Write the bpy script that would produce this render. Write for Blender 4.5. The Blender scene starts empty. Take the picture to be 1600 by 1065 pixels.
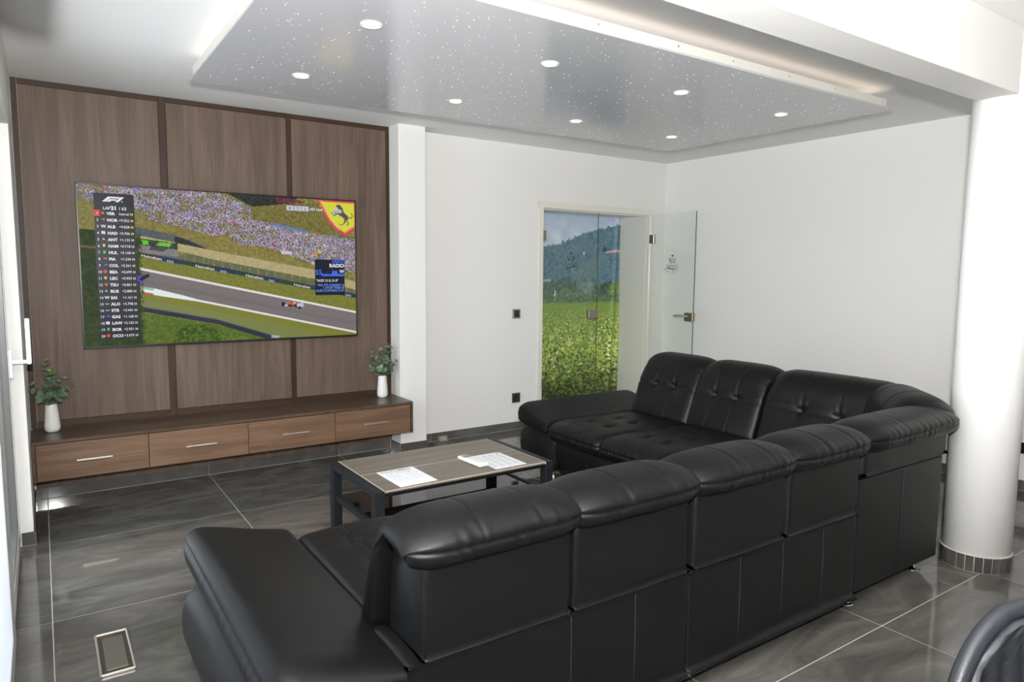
import bpy, bmesh, math, random
import numpy as np
from mathutils import Vector, Matrix

random.seed(7)
RNG = np.random.default_rng(11)
SC = bpy.context.scene
COL = SC.collection

# ------------------------------------------------------------------ camera
YAW, PITCH, ROLL, FPX = -34.2546, -5.8069, 0.4715, 1081.06
CAMH = 1.5
def _cam():
    y, p, r = map(math.radians, (YAW, PITCH, ROLL))
    fw = Vector((-math.sin(y) * math.cos(p), math.cos(y) * math.cos(p), math.sin(p)))
    rt = Vector((math.cos(y), math.sin(y), 0))
    up = rt.cross(fw)
    r2 = math.cos(r) * rt + math.sin(r) * up
    u2 = -math.sin(r) * rt + math.cos(r) * up
    cd = bpy.data.cameras.new('camera')
    cd.sensor_width = 36.0
    cd.sensor_fit = 'HORIZONTAL'
    cd.lens = FPX / 1600 * 36
    cd.clip_start = 0.02
    co = bpy.data.objects.new('camera', cd)
    m = Matrix((r2, u2, -fw)).transposed().to_4x4()
    m.translation = (0, 0, CAMH)
    co.matrix_world = m
    COL.objects.link(co)
    SC.camera = co
    return fw
FW = _cam()

# ------------------------------------------------------------------ world, lights, exposure
SC.view_settings.view_transform = 'Standard'
SC.view_settings.look = 'None'
SC.view_settings.gamma = 1.0
SC.view_settings.exposure = 0.0
SC.view_settings.use_curve_mapping = False
W = bpy.data.worlds.new('daylight')
SC.world = W
W.use_nodes = True
_bg = W.node_tree.nodes['Background']
_bg.inputs[0].default_value = (0.84, 0.92, 1.0, 1)
_bg.inputs[1].default_value = 6.6

# the photographer's on-camera flash, just above the lens
_fl = bpy.data.lights.new('camera_flash', 'AREA')
_fl.shape = 'RECTANGLE'
_fl.size, _fl.size_y = 0.10, 0.07
_fl.energy = 250
_fl.color = (1.0, 0.99, 0.975)
_flo = bpy.data.objects.new('camera_flash', _fl)
_flo.location = (0.0, -0.02, 1.72)
_flo.rotation_euler = (FW + Vector((0, 0, 0.95))).to_track_quat('-Z', 'Y').to_euler()
COL.objects.link(_flo)

# ------------------------------------------------------------------ materials
def s2l(c):
    c = np.asarray(c, float) / 255.0
    return np.where(c <= 0.04045, c / 12.92, ((c + 0.055) / 1.055) ** 2.4)
def rgb(r, g, b):
    v = s2l((r, g, b))
    return (float(v[0]), float(v[1]), float(v[2]), 1.0)

def em(name, c, s=0.9):
    m = mat(name, g(0.01), 0.3, emit=c, estr=s, spec=0.1)
    return m

def mat(name, color=(0.8, 0.8, 0.8, 1), rough=0.5, metal=0.0, spec=0.5, emit=None, estr=0.0, coat=0.0):
    m = bpy.data.materials.new(name)
    m.use_nodes = True
    b = m.node_tree.nodes['Principled BSDF']
    b.inputs['Base Color'].default_value = color
    b.inputs['Roughness'].default_value = rough
    b.inputs['Metallic'].default_value = metal
    b.inputs['Specular IOR Level'].default_value = spec
    b.inputs['Coat Weight'].default_value = coat
    if emit:
        b.inputs['Emission Color'].default_value = emit
        b.inputs['Emission Strength'].default_value = estr
    return m

class N:
    """small node helper"""
    def __init__(s, m):
        s.t = m.node_tree
        s.b = s.t.nodes['Principled BSDF']
    def new(s, kind, **kw):
        n = s.t.nodes.new(kind)
        for k, v in kw.items():
            if isinstance(k, str) and hasattr(n, k):
                setattr(n, k, v)
        return n
    def link(s, a, b):
        s.t.links.new(a, b)
    def coords(s, scale=(1, 1, 1), rot=(0, 0, 0), rand=False, out='Object'):
        tc = s.new('ShaderNodeTexCoord')
        mp = s.new('ShaderNodeMapping')
        mp.inputs['Scale'].default_value = scale
        mp.inputs['Rotation'].default_value = rot
        if rand:
            oi = s.new('ShaderNodeObjectInfo')
            mu = s.new('ShaderNodeVectorMath', operation='SCALE')
            cb = s.new('ShaderNodeCombineXYZ')
            for i in range(3):
                s.link(oi.outputs['Random'], cb.inputs[i])
            mu.inputs['Scale'].default_value = 37.0
            s.link(cb.outputs[0], mu.inputs[0])
            ad = s.new('ShaderNodeVectorMath', operation='ADD')
            s.link(tc.outputs[out], ad.inputs[0])
            s.link(mu.outputs[0], ad.inputs[1])
            s.link(ad.outputs[0], mp.inputs['Vector'])
        else:
            s.link(tc.outputs[out], mp.inputs['Vector'])
        return mp.outputs[0]
    def noise(s, vec, scale, detail=4, rough=0.55, dist=0.0):
        n = s.new('ShaderNodeTexNoise')
        n.inputs['Scale'].default_value = scale
        n.inputs['Detail'].default_value = detail
        n.inputs['Roughness'].default_value = rough
        n.inputs['Distortion'].default_value = dist
        s.link(vec, n.inputs['Vector'])
        return n.outputs['Fac']
    def ramp(s, fac, stops):
        r = s.new('ShaderNodeValToRGB')
        while len(r.color_ramp.elements) < len(stops):
            r.color_ramp.elements.new(0.5)
        for e, (p, c) in zip(r.color_ramp.elements, stops):
            e.position = p
            e.color = c
        s.link(fac, r.inputs[0])
        return r.outputs[0]
    def mix(s, fac, a, b, kind='MIX'):
        m = s.new('ShaderNodeMix', data_type='RGBA', blend_type=kind)
        for sock, v in ((m.inputs[0], fac), (m.inputs[6], a), (m.inputs[7], b)):
            if hasattr(v, 'is_linked'):
                s.link(v, sock)
            else:
                sock.default_value = v
        return m.outputs[2]
    def bump(s, h, strength, dist):
        b = s.new('ShaderNodeBump')
        b.inputs['Strength'].default_value = strength
        b.inputs['Distance'].default_value = dist
        s.link(h, b.inputs['Height'])
        s.link(b.outputs[0], s.b.inputs['Normal'])

def g(v):
    return (v, v, v, 1)

def plaster(name, col, rough=0.9):
    m = mat(name, col, rough, spec=0.25)
    n = N(m)
    v = n.coords()
    n.bump(n.noise(v, 260, 3), 0.10, 0.002)
    return m

def wood(name, dark, mid, light, axis='Z', gloss=0.42, knots=True):
    m = mat(name, mid, gloss, spec=0.3)
    n = N(m)
    sc = {'X': (0.9, 14, 14), 'Z': (14, 14, 0.9), 'Y': (14, 0.9, 14)}[axis]
    v = n.coords(sc, rand=True)
    f1 = n.noise(v, 1.0, 6, 0.62, 0.9)
    sc2 = {'X': (2.5, 120, 120), 'Z': (120, 120, 2.5), 'Y': (120, 2.5, 120)}[axis]
    f2 = n.noise(n.coords(sc2, rand=True), 1.0, 3, 0.6)
    base = n.ramp(f1, [(0.25, dark), (0.5, mid), (0.78, light)])
    fine = n.ramp(f2, [(0.38, g(0.72)), (0.62, g(1.0))])
    c = n.mix(0.55, base, fine, 'MULTIPLY')
    if knots:
        sc3 = {'X': (2.2, 6, 6), 'Z': (6, 6, 2.2), 'Y': (6, 2.2, 6)}[axis]
        vo = n.new('ShaderNodeTexVoronoi')
        vo.inputs['Scale'].default_value = 0.75
        n.link(n.coords(sc3, rand=True), vo.inputs['Vector'])
        k = n.ramp(vo.outputs['Distance'], [(0.0, g(0.45)), (0.07, g(0.75)), (0.16, g(1.0))])
        c = n.mix(0.75, c, k, 'MULTIPLY')
    n.link(c, n.b.inputs['Base Color'])
    n.bump(f2, 0.10, 0.001)
    return m

def stone(name, scale=1.0, dim=1.0):
    m = mat(name, rgb(70, 68, 65), 0.07, spec=0.5)
    n = N(m)
    v = n.coords((1, 2.6, 1), (0, 0, math.radians(28)), rand=True)
    f = n.noise(v, 2.2 * scale, 8, 0.62, 0.8)
    base = n.ramp(f, [(0.25, rgb(64, 62, 60)), (0.5, rgb(88, 86, 82)), (0.8, rgb(120, 117, 112))])
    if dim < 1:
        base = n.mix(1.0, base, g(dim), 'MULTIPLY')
    f2 = n.noise(n.coords((1, 7, 1), (0, 0, math.radians(22)), rand=True), 5.0, 6, 0.7, 1.5)
    st = n.ramp(f2, [(0.60, g(0.0)), (0.80, g(0.22))])
    c = n.mix(st, base, rgb(150, 146, 140))
    vo = n.new('ShaderNodeTexVoronoi', feature='DISTANCE_TO_EDGE')
    vo.inputs['Scale'].default_value = 2.6 * scale
    dn = n.new('ShaderNodeTexNoise')
    dn.inputs['Scale'].default_value = 3.0
    dn.inputs['Detail'].default_value = 6
    vv = n.coords((1, 1.7, 1), (0, 0, math.radians(25)), rand=True)
    n.link(vv, dn.inputs['Vector'])
    ad = n.new('ShaderNodeVectorMath', operation='ADD')
    sc = n.new('ShaderNodeVectorMath', operation='SCALE')
    sc.inputs['Scale'].default_value = 0.55
    n.link(dn.outputs['Color'], sc.inputs[0])
    n.link(vv, ad.inputs[0])
    n.link(sc.outputs[0], ad.inputs[1])
    n.link(ad.outputs[0], vo.inputs['Vector'])
    ve = n.ramp(vo.outputs['Distance'], [(0.0, g(0.55)), (0.005, g(0.18)), (0.012, g(0.0))])
    gate = n.ramp(n.noise(n.coords((1, 1, 1), rand=True), 3.2, 3), [(0.56, g(0)), (0.68, g(0.75))])
    vf = n.mix(1.0, ve, gate, 'MULTIPLY')
    c = n.mix(vf, c, rgb(158, 154, 147))
    n.link(c, n.b.inputs['Base Color'])
    return m

def leather(name, col, rough=0.40):
    m = mat(name, col, rough, spec=0.30)
    n = N(m)
    vo = n.new('ShaderNodeTexVoronoi')
    vo.inputs['Scale'].default_value = 420
    n.link(n.coords(), vo.inputs['Vector'])
    f = n.noise(n.coords(), 22, 4, 0.6)
    mx = n.mix(0.35, vo.outputs['Distance'], f)
    n.bump(mx, 0.10, 0.004)
    return m

def vcol(name, emit=0.0, rough=0.5):
    m = mat(name, g(0.8), rough)
    n = N(m)
    a = n.new('ShaderNodeAttribute', attribute_name='Col')
    if emit:
        n.b.inputs['Base Color'].default_value = g(0.01)
        n.b.inputs['Roughness'].default_value = 0.06
        n.b.inputs['Specular IOR Level'].default_value = 0.2
        n.link(a.outputs['Color'], n.b.inputs['Emission Color'])
        n.b.inputs['Emission Strength'].default_value = emit
    else:
        n.link(a.outputs['Color'], n.b.inputs['Base Color'])
    return m

def glass(name, tint=(0.97, 0.985, 0.975, 1)):
    m = bpy.data.materials.new(name)
    m.use_nodes = True
    t = m.node_tree
    t.nodes.clear()
    o = t.nodes.new('ShaderNodeOutputMaterial')
    mx = t.nodes.new('ShaderNodeMixShader')
    tr = t.nodes.new('ShaderNodeBsdfTransparent')
    gl = t.nodes.new('ShaderNodeBsdfGlossy')
    fr = t.nodes.new('ShaderNodeFresnel')
    fr.inputs['IOR'].default_value = 1.45
    tr.inputs['Color'].default_value = tint
    gl.inputs['Roughness'].default_value = 0.01
    ge = t.nodes.new('ShaderNodeNewGeometry')
    sb = t.nodes.new('ShaderNodeMath')
    sb.operation = 'SUBTRACT'
    sb.use_clamp = True
    t.links.new(fr.outputs[0], sb.inputs[0])
    t.links.new(ge.outputs['Backfacing'], sb.inputs[1])
    t.links.new(sb.outputs[0], mx.inputs[0])
    t.links.new(tr.outputs[0], mx.inputs[1])
    t.links.new(gl.outputs[0], mx.inputs[2])
    t.links.new(mx.outputs[0], o.inputs[0])
    return m

M = {}
M['wall'] = plaster('wall_paint', rgb(232, 231, 228))
M['ceil'] = plaster('ceiling_paint', rgb(240, 240, 239))
M['column'] = plaster('column_paint', rgb(247, 247, 246), 0.6)
M['white_gloss'] = mat('white_lacquer', rgb(226, 224, 214), 0.28)
M['pvc'] = mat('white_pvc', rgb(238, 238, 238), 0.22)
M['tile'] = stone('dark_marble_tile')
M['tile_cut'] = stone('dimmed_cut_tile', 1.0, 0.55)  # same stone as the floor, dimmed in colour to stand in for weaker light
M['grout'] = mat('light_grout', rgb(168, 164, 157), 0.85)
M['panel'] = wood('walnut_panel', rgb(84, 68, 57), rgb(104, 87, 75), rgb(120, 102, 88), 'Z', 0.5)
M['strip'] = wood('dark_strip', rgb(48, 34, 24), rgb(62, 44, 31), rgb(78, 57, 42), 'Z', 0.5, knots=False)
M['strip_h'] = wood('dark_strip_flat', rgb(48, 34, 24), rgb(62, 44, 31), rgb(78, 57, 42), 'X', 0.5, knots=False)
M['drawer'] = wood('walnut_drawer', rgb(92, 70, 55), rgb(116, 90, 71), rgb(138, 109, 88), 'X', 0.36)
M['bench'] = wood('walnut_top', rgb(70, 56, 46), rgb(88, 71, 59), rgb(104, 86, 73), 'X', 0.34, knots=False)
M['leather'] = leather('black_leather', rgb(11, 11.5, 12.5), 0.46)
M['leather2'] = leather('black_leather_chair', rgb(34, 36, 41), 0.38)
M['seam'] = mat('seam_thread', rgb(44, 45, 47), 0.65, spec=0.3)
M['chrome'] = mat('chrome', rgb(225, 225, 225), 0.08, 1.0)
M['steel'] = mat('brushed_steel', rgb(150, 142, 130), 0.32, 1.0)
M['nickel'] = mat('satin_nickel', rgb(214, 208, 198), 0.33, 0.75)
M['anthracite'] = mat('anthracite_frame', rgb(27, 29, 32), 0.5, spec=0.25)
M['black'] = mat('black_plastic', rgb(18, 18, 19), 0.35)
M['tvbezel'] = mat('tv_bezel', rgb(52, 52, 54), 0.3, 0.6)
M['ceramic'] = wood('ceramic_plank', rgb(96, 88, 79), rgb(120, 111, 101), rgb(140, 129, 117), 'X', 0.42, knots=False)
M['ceramic_edge'] = mat('ceramic_edge', rgb(190, 178, 160), 0.5)
M['darkglass'] = mat('dark_glass', rgb(14, 14, 15), 0.02, spec=0.6)
M['paper'] = mat('paper', rgb(238, 238, 242), 0.7)
M['ink'] = mat('ink', rgb(146, 148, 156), 0.8)
M['ink_brown'] = mat('ink_brown', rgb(150, 146, 130), 0.8)
M['ink_blue'] = mat('ink_blue', rgb(226, 230, 243), 0.8)
M['remote'] = mat('remote_white', rgb(236, 234, 228), 0.35)
M['lcd'] = mat('lcd_grey', rgb(120, 122, 120), 0.3)
M['vase'] = mat('white_ceramic', rgb(232, 231, 228), 0.18)
M['leafA'] = mat('leaf_green', rgb(108, 130, 103), 0.5)
M['leafB'] = mat('leaf_grey_green', rgb(124, 146, 124), 0.5)
M['leafC'] = mat('leaf_tip', rgb(160, 172, 84), 0.5)
M['stem'] = mat('stem', rgb(96, 92, 62), 0.6)
M['star_plate'] = mat('star_plate', rgb(196, 196, 199), 0.13, spec=0.55)
M['lamp'] = mat('lamp_diffuser', g(0.9), 0.4, emit=(1.0, 0.95, 0.87, 1), estr=6.0)
M['star'] = mat('star_fibre', g(0.9), 0.4, emit=(1.0, 0.94, 0.84, 1), estr=2.2)
M['led'] = mat('led_strip', g(0.9), 0.4, emit=(1.0, 0.80, 0.62, 1), estr=3.0)
M['glass'] = glass('clear_glass')
def frosted():
    m = bpy.data.materials.new('frosted_glass')
    m.use_nodes = True
    t = m.node_tree
    t.nodes.clear()
    o = t.nodes.new('ShaderNodeOutputMaterial')
    mx = t.nodes.new('ShaderNodeMixShader')
    tl = t.nodes.new('ShaderNodeBsdfTranslucent')
    df = t.nodes.new('ShaderNodeBsdfDiffuse')
    tl.inputs['Color'].default_value = (0.80, 0.80, 0.84, 1)
    df.inputs['Color'].default_value = (0.7, 0.7, 0.72, 1)
    mx.inputs[0].default_value = 0.5
    t.links.new(tl.outputs[0], mx.inputs[1])
    t.links.new(df.outputs[0], mx.inputs[2])
    t.links.new(mx.outputs[0], o.inputs[0])
    return m
M['frosted'] = frosted()
M['glass_edge'] = mat('glass_edge', rgb(62, 86, 82), 0.15)
M['logo'] = mat('etched_logo', rgb(40, 44, 48), 0.5)
M['socket'] = mat('socket_grey', rgb(74, 72, 70), 0.35)
M['socket_dark'] = mat('socket_dark', rgb(34, 34, 35), 0.3)
M['alu'] = mat('aluminium_trim', rgb(188, 184, 176), 0.35, 0.8)
M['clearplastic'] = mat('clear_plastic', rgb(150, 146, 138), 0.2)
M['screen'] = vcol('tv_picture', 0.92)
M['poster'] = vcol('printed_fabric', 0, 0.55)
M['e_white'] = em('screen_white', rgb(235, 235, 242))
M['e_yellow'] = em('screen_yellow', rgb(214, 205, 80))
M['e_blue'] = em('screen_blue', rgb(66, 110, 235))
M['e_lblue'] = em('screen_light_blue', rgb(120, 160, 250))
M['e_panel'] = em('screen_panel', rgb(38, 40, 48), 0.9)
M['e_panel2'] = em('screen_panel_blue', rgb(22, 24, 44), 0.9)
M['e_red'] = em('screen_red', rgb(226, 60, 62))
M['e_orange'] = em('screen_orange', rgb(235, 120, 50))
M['e_green'] = em('screen_green', rgb(80, 205, 60))
M['e_grey'] = em('screen_grey', rgb(110, 116, 130))
M['e_box'] = em('screen_box', rgb(200, 202, 220))

# ------------------------------------------------------------------ builders
ORG = {}          # root/part name -> world origin used for local coordinates
def _place(o, parent):
    if parent is not None:
        org = ORG.get(parent.name, Vector((0, 0, 0)))
        o.parent = parent
        ORG[o.name] = org
        if o.type == 'MESH' and org.length > 0:
            o.data.transform(Matrix.Translation(-org))

def tag(o, label=None, cat=None, group=None, kind=None):
    if label: o['label'] = label
    if cat: o['category'] = cat
    if group: o['group'] = group
    if kind: o['kind'] = kind
    return o

def empty(name, loc=(0, 0, 0), **kw):
    o = bpy.data.objects.new(name, None)
    o.empty_display_size = 0.1
    o.location = loc
    COL.objects.link(o)
    ORG[o.name] = Vector(loc)
    return tag(o, **kw)

def obj(name, bm, m, parent=None, smooth=False, **kw):
    me = bpy.data.meshes.new(name)
    bm.to_mesh(me)
    bm.free()
    me.materials.append(m)
    if smooth:
        for p in me.polygons:
            p.use_smooth = True
    o = bpy.data.objects.new(name, me)
    COL.objects.link(o)
    _place(o, parent)
    return tag(o, **kw)

def raw(name, verts, faces, m, parent=None, smooth=True, flip_check=True, **kw):
    me = bpy.data.meshes.new(name)
    me.from_pydata(verts, [], faces)
    if flip_check:
        bm = bmesh.new()
        bm.from_mesh(me)
        bmesh.ops.recalc_face_normals(bm, faces=bm.faces)
        bm.to_mesh(me)
        bm.free()
    me.materials.append(m)
    if smooth:
        me.polygons.foreach_set('use_smooth', [True] * len(me.polygons))
    o = bpy.data.objects.new(name, me)
    COL.objects.link(o)
    _place(o, parent)
    return tag(o, **kw)

def B():
    return bmesh.new()

def box(bm, x0, x1, y0, y1, z0, z1, bev=0.0, seg=2, mtx=None):
    r = bmesh.ops.create_cube(bm, size=1.0)
    vs = r['verts']
    for v in vs:
        v.co = Vector(((x0 + x1) / 2 + v.co.x * (x1 - x0), (y0 + y1) / 2 + v.co.y * (y1 - y0), (z0 + z1) / 2 + v.co.z * (z1 - z0)))
    if bev > 0:
        es = list({e for v in vs for e in v.link_edges})
        rr = bmesh.ops.bevel(bm, geom=es, offset=bev, segments=seg, affect='EDGES', profile=0.5)
        vs = list({v for f in rr['faces'] for v in f.verts} | {v for v in vs if v.is_valid})
    if mtx is not None:
        for v in vs:
            v.co = mtx @ v.co
    return bm

def lathe(bm, prof, c=(0, 0, 0), n=32, cap=True):
    rings = []
    for r, z in prof:
        rings.append([bm.verts.new((c[0] + r * math.cos(2 * math.pi * k / n), c[1] + r * math.sin(2 * math.pi * k / n), c[2] + z)) for k in range(n)])
    for a, b in zip(rings, rings[1:]):
        for k in range(n):
            bm.faces.new((a[k], a[(k + 1) % n], b[(k + 1) % n], b[k]))
    if cap:
        bm.faces.new(list(reversed(rings[0])))
        bm.faces.new(rings[-1])
    return bm

def tube(bm, pts, r, n=8, closed=False):
    pts = [Vector(p) for p in pts]
    rings = []
    L = len(pts)
    up = None
    for i, p in enumerate(pts):
        d = (pts[min(i + 1, L - 1)] - pts[max(i - 1, 0)]).normalized()
        if up is None:
            up = Vector((0, 0, 1)) if abs(d.z) < 0.9 else Vector((1, 0, 0))
        a = d.cross(up).normalized()
        up = a.cross(d).normalized()
        rr = r[i] if hasattr(r, '__len__') else r
        rings.append([bm.verts.new(p + rr * (math.cos(2 * math.pi * k / n) * a + math.sin(2 * math.pi * k / n) * up)) for k in range(n)])
    for a, b in zip(rings, rings[1:]):
        for k in range(n):
            bm.faces.new((a[k], a[(k + 1) % n], b[(k + 1) % n], b[k]))
    bm.faces.new(list(reversed(rings[0])))
    bm.faces.new(rings[-1])
    return bm

def cyl(bm, p0, p1, r, n=20):
    return tube(bm, [p0, p1], r, n)

def slab2d(bm, pts, fn, t=0.0):
    """flat polygon: pts in 2D mapped by fn(a, b) to 3D"""
    vs = [bm.verts.new(fn(a, b)) for a, b in pts]
    bm.faces.new(vs)
    return bm

def add_text(bm, s, size, fn, align='LEFT', bold=0.0, shear=0.0, sx=1.0, line=1.0):
    """lettering from the built-in font as flat mesh; fn maps text x,y to 3D"""
    cu = bpy.data.curves.new('t', 'FONT')
    cu.body = s
    cu.size = size
    cu.align_x = align
    cu.offset = bold
    cu.shear = shear
    cu.resolution_u = 2
    cu.space_line = line
    cu.fill_mode = 'FRONT'
    o = bpy.data.objects.new('t', cu)
    COL.objects.link(o)
    dg = bpy.context.evaluated_depsgraph_get()
    dg.update()
    me = bpy.data.meshes.new_from_object(o.evaluated_get(dg))
    base = [bm.verts.new(fn(v.co.x * sx, v.co.y)) for v in me.vertices]
    for p in me.polygons:
        try:
            bm.faces.new([base[i] for i in p.vertices])
        except ValueError:
            pass
    bpy.data.meshes.remove(me)
    bpy.data.objects.remove(o)
    bpy.data.curves.remove(cu)
    return bm

def copy_tree(o, parent=None):
    c = o.copy()
    COL.objects.link(c)
    if parent is not None:
        c.parent = parent
    for ch in list(o.children):
        copy_tree(ch, c)
    return c

# ------------------------------------------------------------------ painted flat pictures (screen, printed fabric)
class Canvas:
    def __init__(s, w, h, col=(0, 0, 0)):
        s.w, s.h = w, h
        s.a = np.zeros((h, w, 3)) + np.array(col, float)
        s.U, s.V = np.meshgrid(np.linspace(0, 1, w), np.linspace(0, 1, h))
    def poly(s, pts, col, k=1.0, mask=None):
        m = np.zeros((s.h, s.w), bool)
        n = len(pts)
        for i in range(n):
            (x1, y1), (x2, y2) = pts[i], pts[(i + 1) % n]
            if y1 == y2:
                continue
            c = (s.V >= min(y1, y2)) & (s.V < max(y1, y2)) & (s.U < x1 + (s.V - y1) * (x2 - x1) / (y2 - y1))
            m ^= c
        if mask is not None:
            m &= mask
        s.a[m] = s.a[m] * (1 - k) + np.array(col, float) * k
        return m
    def line(s, pts, wd, col, k=1.0):
        asp = s.h / s.w
        for (x1, y1), (x2, y2) in zip(pts, pts[1:]):
            dx, dy = x2 - x1, (y2 - y1) * asp
            L = dx * dx + dy * dy + 1e-12
            t = np.clip(((s.U - x1) * dx + (s.V - y1) * asp * dy) / L, 0, 1)
            d = np.hypot(s.U - x1 - t * dx, (s.V - y1) * asp - t * dy)
            m = d < wd
            s.a[m] = s.a[m] * (1 - k) + np.array(col, float) * k
    def noise(s, amp, cell=1, mask=None):
        hh, ww = s.h // cell + 2, s.w // cell + 2
        n = RNG.normal(0, 1, (hh, ww))
        n = np.kron(n, np.ones((cell, cell)))[:s.h, :s.w]
        if cell > 1:
            for ax in (0, 1):
                for _ in range(2):
                    n = (n + np.roll(n, cell // 2 or 1, ax)) / 2 * 1.2
        v = s.a + amp * n[..., None]
        if mask is None:
            s.a = v
        else:
            s.a[mask] = v[mask]
    def blob(s, x, y, rx, ry, col, k=1.0, ang=0.0):
        x0, x1 = int((x - max(rx, ry)) * s.w) - 1, int((x + max(rx, ry)) * s.w) + 2
        asp = s.w / s.h
        y0, y1 = int((y - max(rx, ry) * asp) * s.h) - 1, int((y + max(rx, ry) * asp) * s.h) + 2
        x0, y0, x1, y1 = max(x0, 0), max(y0, 0), min(x1, s.w), min(y1, s.h)
        if x1 <= x0 or y1 <= y0:
            return
        U = s.U[y0:y1, x0:x1] - x
        V = (s.V[y0:y1, x0:x1] - y) / asp
        c, q = math.cos(ang), math.sin(ang)
        m = ((U * c + V * q) / rx) ** 2 + ((-U * q + V * c) / ry) ** 2 < 1
        sub = s.a[y0:y1, x0:x1]
        sub[m] = sub[m] * (1 - k) + np.array(col, float) * k

def picture(name, cv, fn, m, parent=None, **kw):
    """grid mesh with one colour per vertex; fn(U, V) -> X, Y, Z arrays"""
    X, Y, Z = fn(cv.U, cv.V)
    h, w = cv.h, cv.w
    co = np.stack([X, Y, Z], -1).reshape(-1, 3).astype(np.float32)
    idx = np.arange(h * w).reshape(h, w)
    q = np.stack([idx[:-1, :-1], idx[1:, :-1], idx[1:, 1:], idx[:-1, 1:]], -1).reshape(-1)
    me = bpy.data.meshes.new(name)
    me.vertices.add(h * w)
    me.vertices.foreach_set('co', co.ravel())
    nf = (h - 1) * (w - 1)
    me.loops.add(nf * 4)
    me.loops.foreach_set('vertex_index', q.astype(np.int32))
    me.polygons.add(nf)
    me.polygons.foreach_set('loop_start', np.arange(0, nf * 4, 4, dtype=np.int32))
    me.update(calc_edges=True)
    at = me.color_attributes.new('Col', 'FLOAT_COLOR', 'POINT')
    lin = s2l(np.clip(cv.a, 0, 255)).reshape(-1, 3)
    at.data.foreach_set('color', np.concatenate([lin, np.ones((len(lin), 1))], 1).astype(np.float32).ravel())
    me.materials.append(m)
    o = bpy.data.objects.new(name, me)
    COL.objects.link(o)
    _place(o, parent)
    return tag(o, **kw)

# ------------------------------------------------------------------ upholstery: a closed profile swept along a width
def spline(ctrl, m=6):
    P = np.array([c[:2] for c in ctrl], float)
    E = np.array([c[3] if len(c) > 3 else -1.0 for c in ctrl], float)
    R = np.array([c[2] if len(c) > 2 else 0.03 for c in ctrl], float)
    n = len(P)
    out, rr, ss, ee = [], [], [], []
    for i in range(n):
        p0, p1, p2, p3 = P[i - 1], P[i], P[(i + 1) % n], P[(i + 2) % n]
        for k in range(m):
            t = k / m
            out.append(0.5 * ((2 * p1) + (p2 - p0) * t + (2 * p0 - 5 * p1 + 4 * p2 - p3) * t * t + (3 * p1 - p0 - 3 * p2 + p3) * t ** 3))
            rr.append(R[i] * (1 - t) + R[(i + 1) % n] * t)
            ss.append(i + t)
            ee.append(E[i] * (1 - t) + E[(i + 1) % n] * t)
    return np.array(out), np.array(rr), np.array(ss), np.array(ee)

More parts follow.
